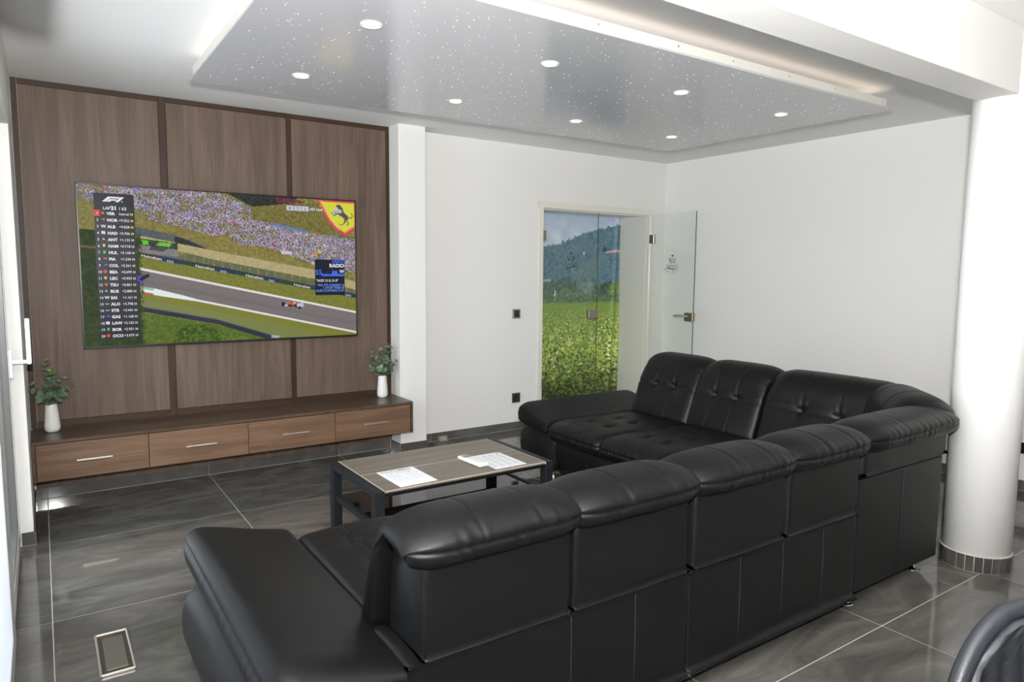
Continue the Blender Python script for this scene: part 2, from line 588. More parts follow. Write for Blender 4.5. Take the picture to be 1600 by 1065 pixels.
def cushion(name, ctrl, w0, w1, mp, m, parent, ew=0.05, seams=(), creases=(), tufts=(), puff=(), flare=(), pucker=(),
            m_seg=6, cols=96, seam_d=0.006, tuft_d=0.022, plan=None, **kw):
    P, R, S, EW = spline(ctrl, m_seg)
    EW = np.where(EW > 0, EW, ew)
    n = len(P)
    T = np.roll(P, -1, 0) - np.roll(P, 1, 0)
    T /= np.linalg.norm(T, axis=1)[:, None] + 1e-9
    area = 0.5 * np.sum(P[:, 0] * np.roll(P[:, 1], -1) - np.roll(P[:, 0], -1) * P[:, 1])
    Nn = np.stack([T[:, 1], -T[:, 0]], 1) * (1 if area > 0 else -1)     # outward
    seglen = np.linalg.norm(np.roll(P, -1, 0) - P, axis=1)
    A = np.concatenate([[0], np.cumsum(seglen)[:-1]])
    arc = lambda c: np.interp(c, S, A)
    wd = w1 - w0
    t = np.linspace(0, 1, cols)
    tau = 0.55 * t + 0.45 * (0.5 - 0.5 * np.cos(np.pi * t))
    x = np.abs(2 * tau - 1)
    k = 2 * EW[:, None] / wd
    e = np.clip((x[None, :] - (1 - k)) / k, 0, 1)
    fall = 1 - np.sqrt(np.maximum(0, 1 - e * e))                     # (points, cols)
    D = -R[:, None] * fall
    Wm = (w0 + tau * wd)[None, :] * np.ones((n, 1))
    for (s0, s1, amp) in puff:
        sm = np.where((S >= s0) & (S <= s1), np.sin(np.pi * np.clip((S - s0) / (s1 - s0), 0, 1)), 0)
        D += amp * sm[:, None] * np.sin(np.pi * tau)[None, :] ** 0.7
    for (f, s0, s1) in seams:
        win = np.clip(np.minimum(S - s0, s1 - S) / 0.35, 0, 1)
        D -= seam_d * 0.55 * win[:, None] * np.exp(-(((tau - f) * wd) / 0.0045) ** 2)[None, :]
        D += 0.12 * seam_d * win[:, None] * np.exp(-((np.abs((tau - f) * wd) - 0.02) / 0.012) ** 2)[None, :]
    for c in creases:
        dd = A - arc(c)
        D -= (seam_d * 1.1 * np.exp(-(dd / 0.006) ** 2))[:, None]
        D += (0.3 * seam_d * np.exp(-((np.abs(dd) - 0.025) / 0.014) ** 2))[:, None]
    for (c, amp, wl) in pucker:
        dd = np.abs(A - arc(c))
        ph = np.cumsum(0.6 + 0.8 * RNG.random(cols)) * (wd / cols) / wl * 2 * np.pi
        D += amp * np.exp(-(dd / 0.035) ** 2)[:, None] * np.sin(ph)[None, :] * (0.4 + 0.6 * np.sin(ph * 0.23 + 1))[None, :] * (1 - e)
    for (f, c) in tufts:
        dx = (tau - f)[None, :] * wd
        dy = (A - arc(c))[:, None]
        d = np.hypot(dx, dy)
        th = np.arctan2(dy, dx)
        D -= tuft_d * np.exp(-(d / 0.028) ** 2) + 0.45 * tuft_d * np.exp(-(d / 0.075) ** 2)
        D += 0.0028 * np.cos(7 * th + 1.3) * np.exp(-((d - 0.045) / 0.03) ** 2)
    for (s0, s1, add) in flare:
        sm = np.where((S >= s0) & (S <= s1), np.sin(np.pi * np.clip((S - s0) / (s1 - s0), 0, 1)) ** 0.6, 0)
        Wm += add * sm[:, None] * (2 * tau - 1)[None, :]
    U = P[:, 0][:, None] + Nn[:, 0][:, None] * D
    Z = P[:, 1][:, None] + Nn[:, 1][:, None] * D
    if plan is not None:                                              # plan-view rounding of the front edge
        U = U - plan[0] * (x[None, :] ** plan[1]) * np.clip((U - plan[2]) / plan[3], 0, 1)
    X, Y, ZZ = mp(Wm, U, Z)
    V = np.stack([X, Y, ZZ], -1).reshape(-1, 3)
    idx = np.arange(n * cols).reshape(n, cols)
    nx = np.roll(idx, -1, 0)
    F = np.stack([idx[:, :-1], idx[:, 1:], nx[:, 1:], nx[:, :-1]], -1).reshape(-1, 4).tolist()
    F.append(idx[:, 0].tolist())
    F.append(idx[::-1, -1].tolist())
    return raw(name, V.tolist(), F, m, parent, True, True, **kw)

# ================================================================== SETTING
XL, XP, YP, ZC = -0.095, 2.393, 5.298, 2.646
YPIL, XPR, YW, XR = 5.128, 2.631, 5.319, 5.604
GX0, GP, GY0, GQ = -0.0277, 0.979, 4.3888, 0.983

# floor: grout bed plus every tile the photograph can show
fl = obj('floor', box(B(), -0.6, 5.75, -3.2, 6.1, -0.06, -0.0012), M['grout'], kind='structure')
tile_me = None
k = 0
for i in range(-1, 6):
    for j in range(-1, 6):
        x0, y1 = GX0 + i * GP, GY0 + GQ - j * GQ
        if y1 < 0.3 or x0 > 5.7:
            continue
        if tile_me is None:
            b = box(B(), 0.002, GP - 0.002, 0.002 - GQ, -0.002, -0.012, 0.0, 0.0012, 1)
            tile_me = bpy.data.meshes.new('tile')
            b.to_mesh(tile_me); b.free()
            tile_me.materials.append(M['tile'])
        o = bpy.data.objects.new('tile', tile_me)
        o.location = (x0, y1, 0)
        o.parent = fl
        COL.objects.link(o)

# ceiling with the dropped beam's own trim object
obj('ceiling', box(B(), -0.6, 5.75, -3.2, 6.1, ZC, ZC + 0.15), M['ceil'], kind='structure')
# walls
b = B()
box(b, -0.5, XP, YP + 0.02, YP + 0.3, 0, ZC)
obj('wall_back', b, M['wall'], kind='structure')
b = B()
box(b, XP, XPR, YPIL, YP + 0.3, 0, ZC, 0.003, 1)
obj('wall_pier', b, M['wall'], kind='structure')
# door wall with opening 3.968..5.372 x 2.09
DX0, DX1, DZ = 3.955, 5.385, 2.10
b = B()
box(b, XPR, DX0, YW, YW + 0.40, 0, ZC)
box(b, DX1, XR + 0.1, YW, YW + 0.40, 0, ZC)
box(b, DX0, DX1, YW, YW + 0.40, DZ, ZC)
obj('wall_door_side', b, M['wall'], kind='structure')
b = B()
box(b, -0.6, 5.75, -3.35, -3.2, 0, ZC)
obj('wall_front', b, M['wall'], kind='structure')
obj('wall_beyond', box(B(), 3.2, 5.75, 5.80, 5.9, 0, ZC), M['wall'], kind='structure')
obj('wall_right', box(B(), XR, XR + 0.12, -3.35, 5.9, 0, ZC), M['wall'], kind='structure')
# left wall: end piece, lintel above the patio door, near piece
b = B()
box(b, -0.45, XL, 4.45, YP + 0.3, 0, ZC)
box(b, -0.45, XL, -3.2, 4.45, 2.224, ZC)
obj('wall_left', b, M['wall'], kind='structure')
obj('wall_left_near', box(B(), -0.45, -0.150, -3.2, 0.85, 0, 2.224), M['column'], kind='structure')

# beam across the opening between the two halves of the room
b = box(B(), -0.45, 3.84, 1.432, 1.608, 2.343, ZC, 0.003, 1)
obj('trim_1', b, M['wall'], kind='structure')

# round column with a ring of cut tiles
CX, CY, CR = 3.98, 1.52, 0.156
col = empty('column', (CX, CY, 0), kind='structure')
b = B(); lathe(b, [(CR, 0.0), (CR, ZC - 0.001)], (CX, CY, 0), 96)
obj('shaft', b, M['column'], col, True)
b = B(); lathe(b, [(CR + 0.0055, 0.0), (CR + 0.0055, 0.086), (CR - 0.001, 0.092)], (CX, CY, 0), 96)
obj('grout_ring', b, M['grout'], col, True)
nt = 26
tm = None
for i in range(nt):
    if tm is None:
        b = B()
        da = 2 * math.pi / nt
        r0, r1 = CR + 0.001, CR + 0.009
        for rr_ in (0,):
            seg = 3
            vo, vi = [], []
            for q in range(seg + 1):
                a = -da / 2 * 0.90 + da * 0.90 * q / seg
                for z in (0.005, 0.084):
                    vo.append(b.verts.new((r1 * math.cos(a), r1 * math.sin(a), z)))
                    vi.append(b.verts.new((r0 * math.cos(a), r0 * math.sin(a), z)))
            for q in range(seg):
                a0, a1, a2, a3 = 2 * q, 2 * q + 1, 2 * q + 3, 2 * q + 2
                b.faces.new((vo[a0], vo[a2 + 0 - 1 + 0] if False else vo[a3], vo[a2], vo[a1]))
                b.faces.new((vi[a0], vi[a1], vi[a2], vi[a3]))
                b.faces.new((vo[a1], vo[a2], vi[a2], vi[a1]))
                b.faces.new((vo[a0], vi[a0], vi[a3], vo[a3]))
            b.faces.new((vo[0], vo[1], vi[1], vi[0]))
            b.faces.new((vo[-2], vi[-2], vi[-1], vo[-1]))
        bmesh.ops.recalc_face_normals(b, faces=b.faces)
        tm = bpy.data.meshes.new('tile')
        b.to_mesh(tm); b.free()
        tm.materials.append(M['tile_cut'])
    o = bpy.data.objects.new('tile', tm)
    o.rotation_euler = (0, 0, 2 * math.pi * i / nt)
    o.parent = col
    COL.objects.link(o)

# baseboards: each a strip of floor tile pieces on a thin grout bed
def baseboard(name, p0, p1, nrm, joints, h=0.074, t=0.009):
    """from p0 to p1 on the floor plan; nrm points into the room; joints in metres along the run"""
    p0, p1, nv = Vector((*p0, 0)), Vector((*p1, 0)), Vector((*nrm, 0))
    d = (p1 - p0); L = d.length; d.normalize()
    root = empty(name, tuple(p0), kind='structure')
    fr = Matrix(((d.x, nv.x, 0, p0.x), (d.y, nv.y, 0, p0.y), (0, 0, 1, 0), (0, 0, 0, 1)))
    b = box(B(), 0, L, -0.001, t - 0.002, 0.0, h - 0.001, 0, 1, fr)
    bmesh.ops.recalc_face_normals(b, faces=b.faces)
    obj('grout_bed', b, M['grout'], root)
    js = [0.0] + [j for j in joints if 0.01 < j < L - 0.01] + [L]
    for a, c in zip(js, js[1:]):
        b = box(B(), a + 0.0012, c - 0.0012, 0.0, t, 0.003, h, 0.0008, 1, fr)
        bmesh.ops.recalc_face_normals(b, faces=b.faces)
        obj('tile', b, M['tile'], root)
    return root
gx = [GX0 + i * GP for i in range(0, 7)]
baseboard('baseboard_back', (XL, YP + 0.018), (XP - 0.01, YP + 0.018), (0, -1), [x - XL for x in gx])
baseboard('baseboard_pier_side', (XP, YPIL), (XP, YP + 0.01), (-1, 0), [])
baseboard('baseboard_pier', (XP - 0.009, YPIL), (XPR + 0.009, YPIL), (0, -1), [])
baseboard('baseboard_pier_return', (XPR, YW - 0.01), (XPR, YPIL), (1, 0), [])
baseboard('baseboard_door_side', (XPR, YW), (3.90, YW), (0, -1), [gx[3] - XPR - 0.14, gx[3] - XPR + 0.84])
baseboard('baseboard_left', (XL, YP), (XL, 4.45), (1, 0), [0.5])
baseboard('baseboard_left_end', (XL + 0.009, 4.45), (-0.150, 4.45), (0, -1), [])
baseboard('baseboard_right', (XR, 3.9), (XR, 0.96), (-1, 0), [1.0, 1.98, 2.9])

# ------------------------------------------------------------------ patio door on the left wall
win = empty('window_1', (-0.17, 3.85, 0), kind='structure')
b = B()
for (y0, y1, z0, z1) in ((4.40, 4.45, 0.0, 2.224), (3.31, 3.36, 0.0, 2.224), (3.31, 4.45, 0.0, 0.05), (3.31, 4.45, 2.17, 2.224)):
    box(b, -0.24, -0.172, y0, y1, z0, z1, 0.004, 1)
obj('frame', b, M['pvc'], win)
b = B()
for (y0, y1, z0, z1) in ((4.31, 4.405, 0.05, 2.19), (3.345, 3.44, 0.05, 2.19), (3.44, 4.31, 0.05, 0.145), (3.44, 4.31, 2.095, 2.19)):
    box(b, -0.215, -0.152, y0, y1, z0, z1, 0.008, 2)
sash = obj('sash', b, M['pvc'], win)
b = B()
for (y0, y1, z0, z1) in ((4.298, 4.312, 0.14, 2.10), (3.438, 3.452, 0.14, 2.10), (3.45, 4.30, 0.14, 0.154), (3.45, 4.30, 2.086, 2.10)):
    box(b, -0.195, -0.156, y0, y1, z0, z1, 0.002, 1)
obj('gasket', b, M['e_grey'] if False else M['socket'], sash)
obj('pane', box(B(), -0.186, -0.180, 3.44, 4.31, 0.145, 2.095), M['glass'], win)
b = B()
for (y0, y1, z0, z1) in ((3.10, 3.31, 0.0, 2.224), (0.85, 1.02, 0.0, 2.224), (1.02, 3.10, 0.0, 0.10), (1.02, 3.10, 2.12, 2.224)):
    box(b, -0.215, -0.150, y0, y1, z0, z1, 0.004, 1)
fl_ = obj('fixed_leaf', b, M['pvc'], win)
obj('frosted_pane', box(B(), -0.160, -0.152, 1.02, 3.10, 0.10, 2.12), M['frosted'], fl_)
h = empty('handle_set', (-0.13, 4.34, 1.0))
h.parent = win
h.location = Vector((-0.13, 4.34, 1.0)) - Vector((-0.17, 3.85, 0))
b = box(B(), -0.152, -0.137, 4.322, 4.358, 0.93, 1.08, 0.006, 2)
obj('escutcheon', b, M['pvc'], h)
b = B()
tube(b, [(-0.140, 4.34, 1.012), (-0.075, 4.34, 1.012)], 0.010, 14)
box(b, -0.076, -0.055, 4.328, 4.352, 0.998, 1.236, 0.007, 3)
obj('handle', b, M['pvc'], h, True)

# ------------------------------------------------------------------ double glass door with its white frame
door = empty('door_1', (4.67, YW, 0), kind='structure')
b = B()
box(b, 3.912, 3.968, YW - 0.012, YW + 0.0, 0, 2.152, 0.003, 1)
box(b, 5.372, 5.437, YW - 0.012, YW + 0.0, 0, 2.152, 0.003, 1)
box(b, 3.912, 5.437, YW - 0.0125, YW + 0.0, 2.092, 2.152, 0.003, 1)
obj('casing', b, M['white_gloss'], door)
b = B()
box(b, 3.955, 3.971, YW - 0.004, YW + 0.44, 0, 2.092)
box(b, 5.370, 5.386, YW - 0.004, YW + 0.44, 0, 2.092)
box(b, 3.955, 5.386, YW - 0.004, YW + 0.44, 2.090, 2.106)
obj('jamb', b, M['white_gloss'], door)
b = B()
box(b, 3.971, 3.978, YW + 0.045, YW + 0.058, 0, 2.085)
box(b, 5.363, 5.370, YW + 0.045, YW + 0.058, 0, 2.085)
box(b, 3.971, 5.370, YW + 0.045, YW + 0.058, 2.080, 2.090)
obj('door_stop', b, M['white_gloss'], door)

def logo_mesh(fn):
    """crown, VIP, script Lounge and a flourish; fn(a, b): a to the reader's right, b up, metres from the centre"""
    b = B()
    slab2d(b, [(-0.014, 0.072), (0.010, 0.072), (0.016, 0.090), (0.006, 0.082), (-0.002, 0.096), (-0.010, 0.082), (-0.020, 0.090)], fn)
    add_text(b, 'ViP', 0.082, lambda x, y: fn(x, y), 'CENTER', -0.0006, 0.0, 0.95)
    add_text(b, 'Lounge', 0.045, lambda x, y: fn(x - 0.002, y - 0.034), 'CENTER', -0.0004, 0.35, 1.2)
    def ribbon(pts, w):
        pts = [Vector((p[0], p[1], 0)) for p in pts]
        L = len(pts)
        a, c = [], []
        for i, p in enumerate(pts):
            d = (pts[min(i + 1, L - 1)] - pts[max(i - 1, 0)]).normalized()
            nn = Vector((-d.y, d.x, 0)) * w * (0.35 + 0.65 * math.sin(math.pi * (i + 0.5) / L))
            a.append(b.verts.new(fn(p.x + nn.x, p.y + nn.y)))
            c.append(b.verts.new(fn(p.x - nn.x, p.y - nn.y)))
        for i in range(L - 1):
            b.faces.new((a[i], a[i + 1], c[i + 1], c[i]))
    def curve(ps, n=26):
        out = []
        for i in range(n):
            t = i / (n - 1) * (len(ps) - 1)
            k = min(int(t), len(ps) - 2); f = t - k
            p0, p1, p2, p3 = ps[max(k - 1, 0)], ps[k], ps[k + 1], ps[min(k + 2, len(ps) - 1)]
            out.append(tuple(0.5 * (2 * p1[q] + (p2[q] - p0[q]) * f + (2 * p0[q] - 5 * p1[q] + 4 * p2[q] - p3[q]) * f * f + (3 * p1[q] - p0[q] - 3 * p2[q] + p3[q]) * f ** 3) for q in (0, 1)))
        return out
    ribbon(curve([(-0.088, -0.044), (-0.05, -0.048), (0.0, -0.052), (0.05, -0.045), (0.085, -0.052), (0.088, -0.068), (0.065, -0.084), (0.03, -0.086)]), 0.0028)
    ribbon(curve([(-0.075, -0.058), (-0.03, -0.060), (0.02, -0.052), (0.06, -0.054)]), 0.0024)
    ribbon(curve([(0.01, -0.066), (-0.02, -0.072), (-0.028, -0.090), (-0.018, -0.100), (-0.010, -0.096)]), 0.0024)
    return b

# closed leaf (its plane is the door wall) and open leaf (swung to the room, parallel to the right wall)
lf = obj('glass_leaf', box(B(), 3.974, 4.676, 5.336, 5.344, 0.008, 2.082), M['glass'], door)
b = B()
box(b, 4.6755, 4.677, 5.3355, 5.3445, 0.008, 2.082)
obj('glass_edge', b, M['glass_edge'], lf)
obj('etching', logo_mesh(lambda a, c: (4.330 + a, 5.3352, 1.592 + c)), M['logo'], lf, kind='stuff')
for z in (1.838, 0.410):
    b = B()
    box(b, 3.953, 4.016, 5.326, 5.354, z - 0.044, z + 0.044, 0.003, 1)
    obj('hinge', b, M['steel'], lf)
b = B()
cyl(b, (3.957, 5.312, 1.79), (3.957, 5.312, 1.886), 0.007, 12)
cyl(b, (3.957, 5.312, 0.362), (3.957, 5.312, 0.458), 0.007, 12)
obj('hinge_pin', b, M['nickel'], lf)
b = box(B(), 4.560, 4.690, 5.324, 5.356, 1.026, 1.106, 0.003, 1)
obj('strike_box', b, M['steel'], lf)
lo = obj('glass_leaf', box(B(), 5.376, 5.384, 4.688, 5.290, 0.008, 2.098), M['glass'], door)
b = B()
box(b, 5.3755, 5.3845, 4.6865, 4.690, 0.008, 2.098)
obj('glass_edge', b, M['glass_edge'], lo)
obj('etching', logo_mesh(lambda a, c: (5.3752, 4.985 + a, 1.585 + c)), M['logo'], lo, kind='stuff')
for z in (1.843, 0.410):
    b = box(B(), 5.366, 5.394, 5.246, 5.312, z - 0.046, z + 0.046, 0.003, 1)
    obj('hinge', b, M['steel'], lo)
b = box(B(), 5.360, 5.400, 4.682, 4.790, 1.010, 1.092, 0.003, 1)
obj('lock_case', b, M['steel'], lo)
for sx, nm in ((5.352, 'handle'), (5.408, 'handle')):
    b = B()
    cyl(b, (5.36 if sx < 5.38 else 5.40, 4.755, 1.058), (sx - 0.012 if sx < 5.38 else sx + 0.012, 4.755, 1.058), 0.009, 14)
    cyl(b, (sx, 4.745, 1.058), (sx, 4.925, 1.058), 0.009, 14)
    obj(nm, b, M['nickel'], lo, True)

# ------------------------------------------------------------------ printed vineyard hanging behind the door
def paint_vineyard():
    X0, X1, Z0, Z1 = 3.88, 5.46, 0.02, 2.14
    cv = Canvas(300, 400)
    def P(x, z):
        return ((x - X0) / (X1 - X0), (Z1 - z) / (Z1 - Z0))
    zz = Z1 - cv.V * (Z1 - Z0)
    xx = X0 + cv.U * (X1 - X0)
    sky = np.array([178, 185, 198.0]) + (np.clip((zz - 1.7) / 0.45, 0, 1)[..., None]) * np.array([-22, -18, -8.0])
    cv.a = sky
    cv.noise(3, 12)
    # forested hill
    ridge = np.interp(xx, [3.88, 4.30, 4.56, 4.73, 5.0, 5.2, 5.46], [1.70, 1.742, 1.775, 1.845, 1.935, 1.97, 2.015])
    teeth = np.interp(xx, np.arange(3.8, 5.6, 0.012), 0.016 * np.abs(RNG.normal(0, 1, len(np.arange(3.8, 5.6, 0.012)))))
    hm = zz < ridge + teeth
    cv.a[hm] = np.array([82, 106, 116.0])
    for _ in range(2600):
        x, z = RNG.uniform(3.9, 5.46), RNG.uniform(1.35, 2.02)
        if z < np.interp(x, [3.88, 4.30, 4.56, 4.73, 5.0, 5.2, 5.46], [1.70, 1.742, 1.775, 1.845, 1.935, 1.97, 2.015]):
            d = RNG.normal(0, 13)
            w = 0.5 + 0.5 * (x - 3.9) / 1.5
            cv.blob(*P(x, z), 0.012 * RNG.uniform(.5, 1.2), 0.012 * RNG.uniform(.4, 1), (76 + d - 6 * w, 102 + d, 112 + d + 6 * w), 0.55)
    # lighter lower vineyards on the slope
    cv.poly([P(4.75, 1.52), P(5.0, 1.66), P(5.12, 1.62), P(5.1, 1.42), P(4.7, 1.42)], (88, 110, 104), 0.4)
    for q in range(5):
        cv.line([P(4.72 + q * .07, 1.42), P(4.86 + q * .06, 1.60)], 0.0018, (120, 132, 110), 0.7)
    # castle-like pale roof line and small house
    cv.poly([P(5.16, 1.70), P(5.38, 1.715), P(5.38, 1.735), P(5.30, 1.74), P(5.16, 1.712)], (176, 140, 140))
    cv.blob(*P(4.86, 1.69), 0.006, 0.012, (200, 190, 160))
    cv.blob(*P(5.16, 1.74), 0.02, 0.02, (40, 62, 60), 0.9)
    # band of round trees
    for (x, z, r, c) in ((4.36, 1.30, .13, (70, 92, 82)), (4.62, 1.32, .12, (66, 88, 76)), (4.1, 1.3, .15, (68, 92, 80)), (4.45, 1.22, .07, (74, 96, 74)), (4.62, 1.23, .08, (84, 104, 72)),
                         (4.92, 1.28, .11, (100, 116, 110)), (4.80, 1.22, .08, (80, 100, 78)), (5.10, 1.26, .10, (62, 88, 66)), (5.22, 1.30, .09, (56, 78, 68)), (5.36, 1.28, .13, (86, 112, 60)), (4.72, 1.20, .06, (100, 116, 104))):
        cv.blob(*P(x, z), r / 1.58, r / 1.58 * 0.95, c, 0.9)
        for _ in range(300):
            a, q = RNG.uniform(0, 6.28), math.sqrt(RNG.random()) * r
            d = RNG.normal(0, 13)
            cv.blob(*P(x + q * 1.15 * math.cos(a), z + q * 1.1 * math.sin(a) * .9), 0.009, 0.008, (c[0] + d, c[1] + d, c[2] + d), 0.6)
    cv.poly([P(4.2, 1.40), P(4.42, 1.42), P(4.42, 1.39), P(4.2, 1.38)], (150, 160, 172), 0.8)
    cv.poly([P(4.46, 1.19), P(4.49, 1.19), P(4.485, 1.30), P(4.47, 1.30)], (180, 186, 186), 0.9)
    for _ in range(500):
        x, z = RNG.uniform(3.9, 5.46), RNG.uniform(1.15, 1.24)
        d = RNG.normal(0, 12)
        cv.blob(*P(x, z), 0.012, 0.009, (76 + d, 98 + d, 70 + d), 0.8)
    # vines: rows getting larger towards the viewer
    vm = zz < 1.166
    cv.a[vm] = np.array([112, 132, 58.0])
    for q in range(9):
        z = 1.155 - 0.012 * q ** 1.25
        cv.line([P(3.8, z), P(5.5, z + 0.004)], 0.0012, (84, 106, 46), 0.6)
    for i in range(6500):
        f = (i / 6500) ** 0.85
        z = 1.15 - 1.13 * f
        x = RNG.uniform(3.85, 5.48)
        sz = 0.005 + 0.050 * f ** 1.25
        dark = np.clip((0.62 - z) / 0.55, 0, 1)
        if RNG.random() < 0.20 + 0.42 * dark:
            c = np.array([62, 84, 42]) * (1 - 0.5 * dark) + RNG.normal(0, 7)
        else:
            c = np.array([RNG.uniform(142, 168), 172, RNG.uniform(58, 88)]) * RNG.uniform(0.72, 1.12) * (1 - 0.42 * dark) + RNG.normal(0, 8)
            if RNG.random() < 0.12 and z > .35:
                c = np.array([186, 196, 152]) + RNG.normal(0, 10)
        cv.blob(*P(x, z), sz * RNG.uniform(.5, 1) / 1.58, sz * RNG.uniform(.35, .75) / 1.58, c, 0.9, RNG.uniform(0, 3.1))
    cv.noise(4, 1)
    cv.a = np.clip(cv.a, 0, 255)
    cv.a = 255 * np.clip(cv.a / 255 * 1.22 + 0.035, 0, 1)
    def fn(U, V):
        X = X0 + U * (X1 - X0)
        Z = Z1 - V * (Z1 - Z0)
        fold = np.exp(-((X - 5.33 + 0.05 * (2.1 - Z)) / 0.022) ** 2) * 0.028 + np.exp(-((X - 5.395 + 0.02 * (2.1 - Z)) / 0.016) ** 2) * 0.022
        return X, 5.775 + 0.004 * np.sin(X * 9) - fold, Z
    return cv, fn
cv, fn = paint_vineyard()
picture('fabric_print', cv, fn, M['poster'], label='printed hanging of a vineyard below a wooded hill behind the glass door', cat='wall hanging')

# ------------------------------------------------------------------ wood wall panelling
pan = empty('wall_panelling', ((XL + XP) / 2, YP, 0.09), label='brown walnut panelling of wide boards and dark strips behind the television', cat='panelling')
sx = [(XL + 0.002, -0.060), (0.714, 0.757), (1.564, 1.600), (2.358, XP - 0.001)]
for (a, c), (d, e) in zip(sx, sx[1:]):
    obj('panel', box(B(), c + 0.0015, d - 0.0015, YP - 0.002, YP + 0.019, 0.5125, 2.608, 0.0015, 1), M['panel'], pan)
    obj('top_rail', box(B(), c + 0.001, d - 0.001, YP + 0.009, YP + 0.019, 2.611, 2.645, 0.001, 1), M['strip_h'], pan)
    obj('bottom_rail', box(B(), c + 0.001, d - 0.001, YP + 0.009, YP + 0.019, 0.468, 0.510, 0.001, 1), M['strip_h'], pan)
for a, c in sx:
    obj('stile', box(B(), a, c, YP + 0.006, YP + 0.019, 0.468, 2.645, 0.001, 1), M['strip'], pan)
obj('lower_board', box(B(), XL + 0.01, XP - 0.002, YP + 0.003, YP + 0.019, 0.0745, 0.466, 0.001, 1), M['panel'], pan)

# ------------------------------------------------------------------ floating bench with four drawers
bx0, bx1, by0, bz0, bz1 = XL + 0.001, XP, 4.897, 0.219, 0.466
ben = empty('floating_bench', ((bx0 + bx1) / 2, 5.1, bz0), label='long floating walnut sideboard with four drawers under the television', cat='sideboard')
obj('top_board', box(B(), bx0, bx1, by0, YP - 0.003, bz1 - 0.020, bz1, 0.0012, 1), M['bench'], ben)
obj('side_board', box(B(), bx0, bx0 + 0.019, by0 + 0.001, YP - 0.003, bz0, bz1 - 0.020, 0.001, 1), M['bench'], ben)
obj('side_board', box(B(), bx1 - 0.019, bx1, by0 + 0.001, YP - 0.003, bz0, bz1 - 0.020, 0.001, 1), M['bench'], ben)
obj('bottom_board', box(B(), bx0 + 0.019, bx1 - 0.019, by0 + 0.022, YP - 0.003, bz0 + 0.004, bz0 + 0.022), M['bench'], ben)
seams_x = [bx0 + 0.021, 0.526, 1.140, 1.759, bx1 - 0.021]
hx = [(0.131, 0.321), (0.740, 0.930), (1.370, 1.560), (1.980, 2.175)]
for (a, c), (h0, h1) in zip(zip(seams_x, seams_x[1:]), hx):
    d = obj('drawer', box(B(), a + 0.002, c - 0.002, by0 + 0.003, by0 + 0.40 - 0.02, bz0 + 0.003, bz1 - 0.024, 0.001, 1), M['drawer'], ben)
    b = B()
    box(b, h0, h1, by0 - 0.024, by0 - 0.014, 0.326, 0.336, 0.002, 2)
    for q in (h0 + 0.03, h1 - 0.03):
        cyl(b, (q, by0 - 0.016, 0.331), (q, by0 + 0.005, 0.331), 0.004, 10)
    obj('handle', b, M['nickel'], d)
obj('drawer_gap_shade', box(B(), bx0 + 0.02, bx1 - 0.02, by0 + 0.03, by0 + 0.034, bz0 + 0.006, bz1 - 0.0205), M['black'], ben)  # black sheet behind the drawer fronts, standing in for shade in the joints

# ------------------------------------------------------------------ television
TX0, TX1, TZ0, TZ1, TY = 0.2135, 2.073, 0.972, 2.033, 5.235
tv = empty('television', ((TX0 + TX1) / 2, TY, TZ0), label='large flat television showing a motor race, hung on the walnut panelling', cat='television')
b = B()
box(b, TX0, TX1, TY + 0.001, TY + 0.055, TZ0, TZ1, 0.003, 1)
obj('housing', b, M['black'], tv)
b = B()
for (x0, x1, z0, z1) in ((TX0, TX0 + 0.008, TZ0, TZ1), (TX1 - 0.008, TX1, TZ0, TZ1), (TX0, TX1, TZ1 - 0.009, TZ1), (TX0, TX1, TZ0, TZ0 + 0.013)):
    box(b, x0, x1, TY - 0.006, TY + 0.003, z0, z1, 0.0012, 1)
obj('bezel', b, M['tvbezel'], tv)
obj('wall_bracket', box(B(), 0.95, 1.35, TY + 0.05, YP - 0.0035, 1.35, 1.65), M['black'], tv)

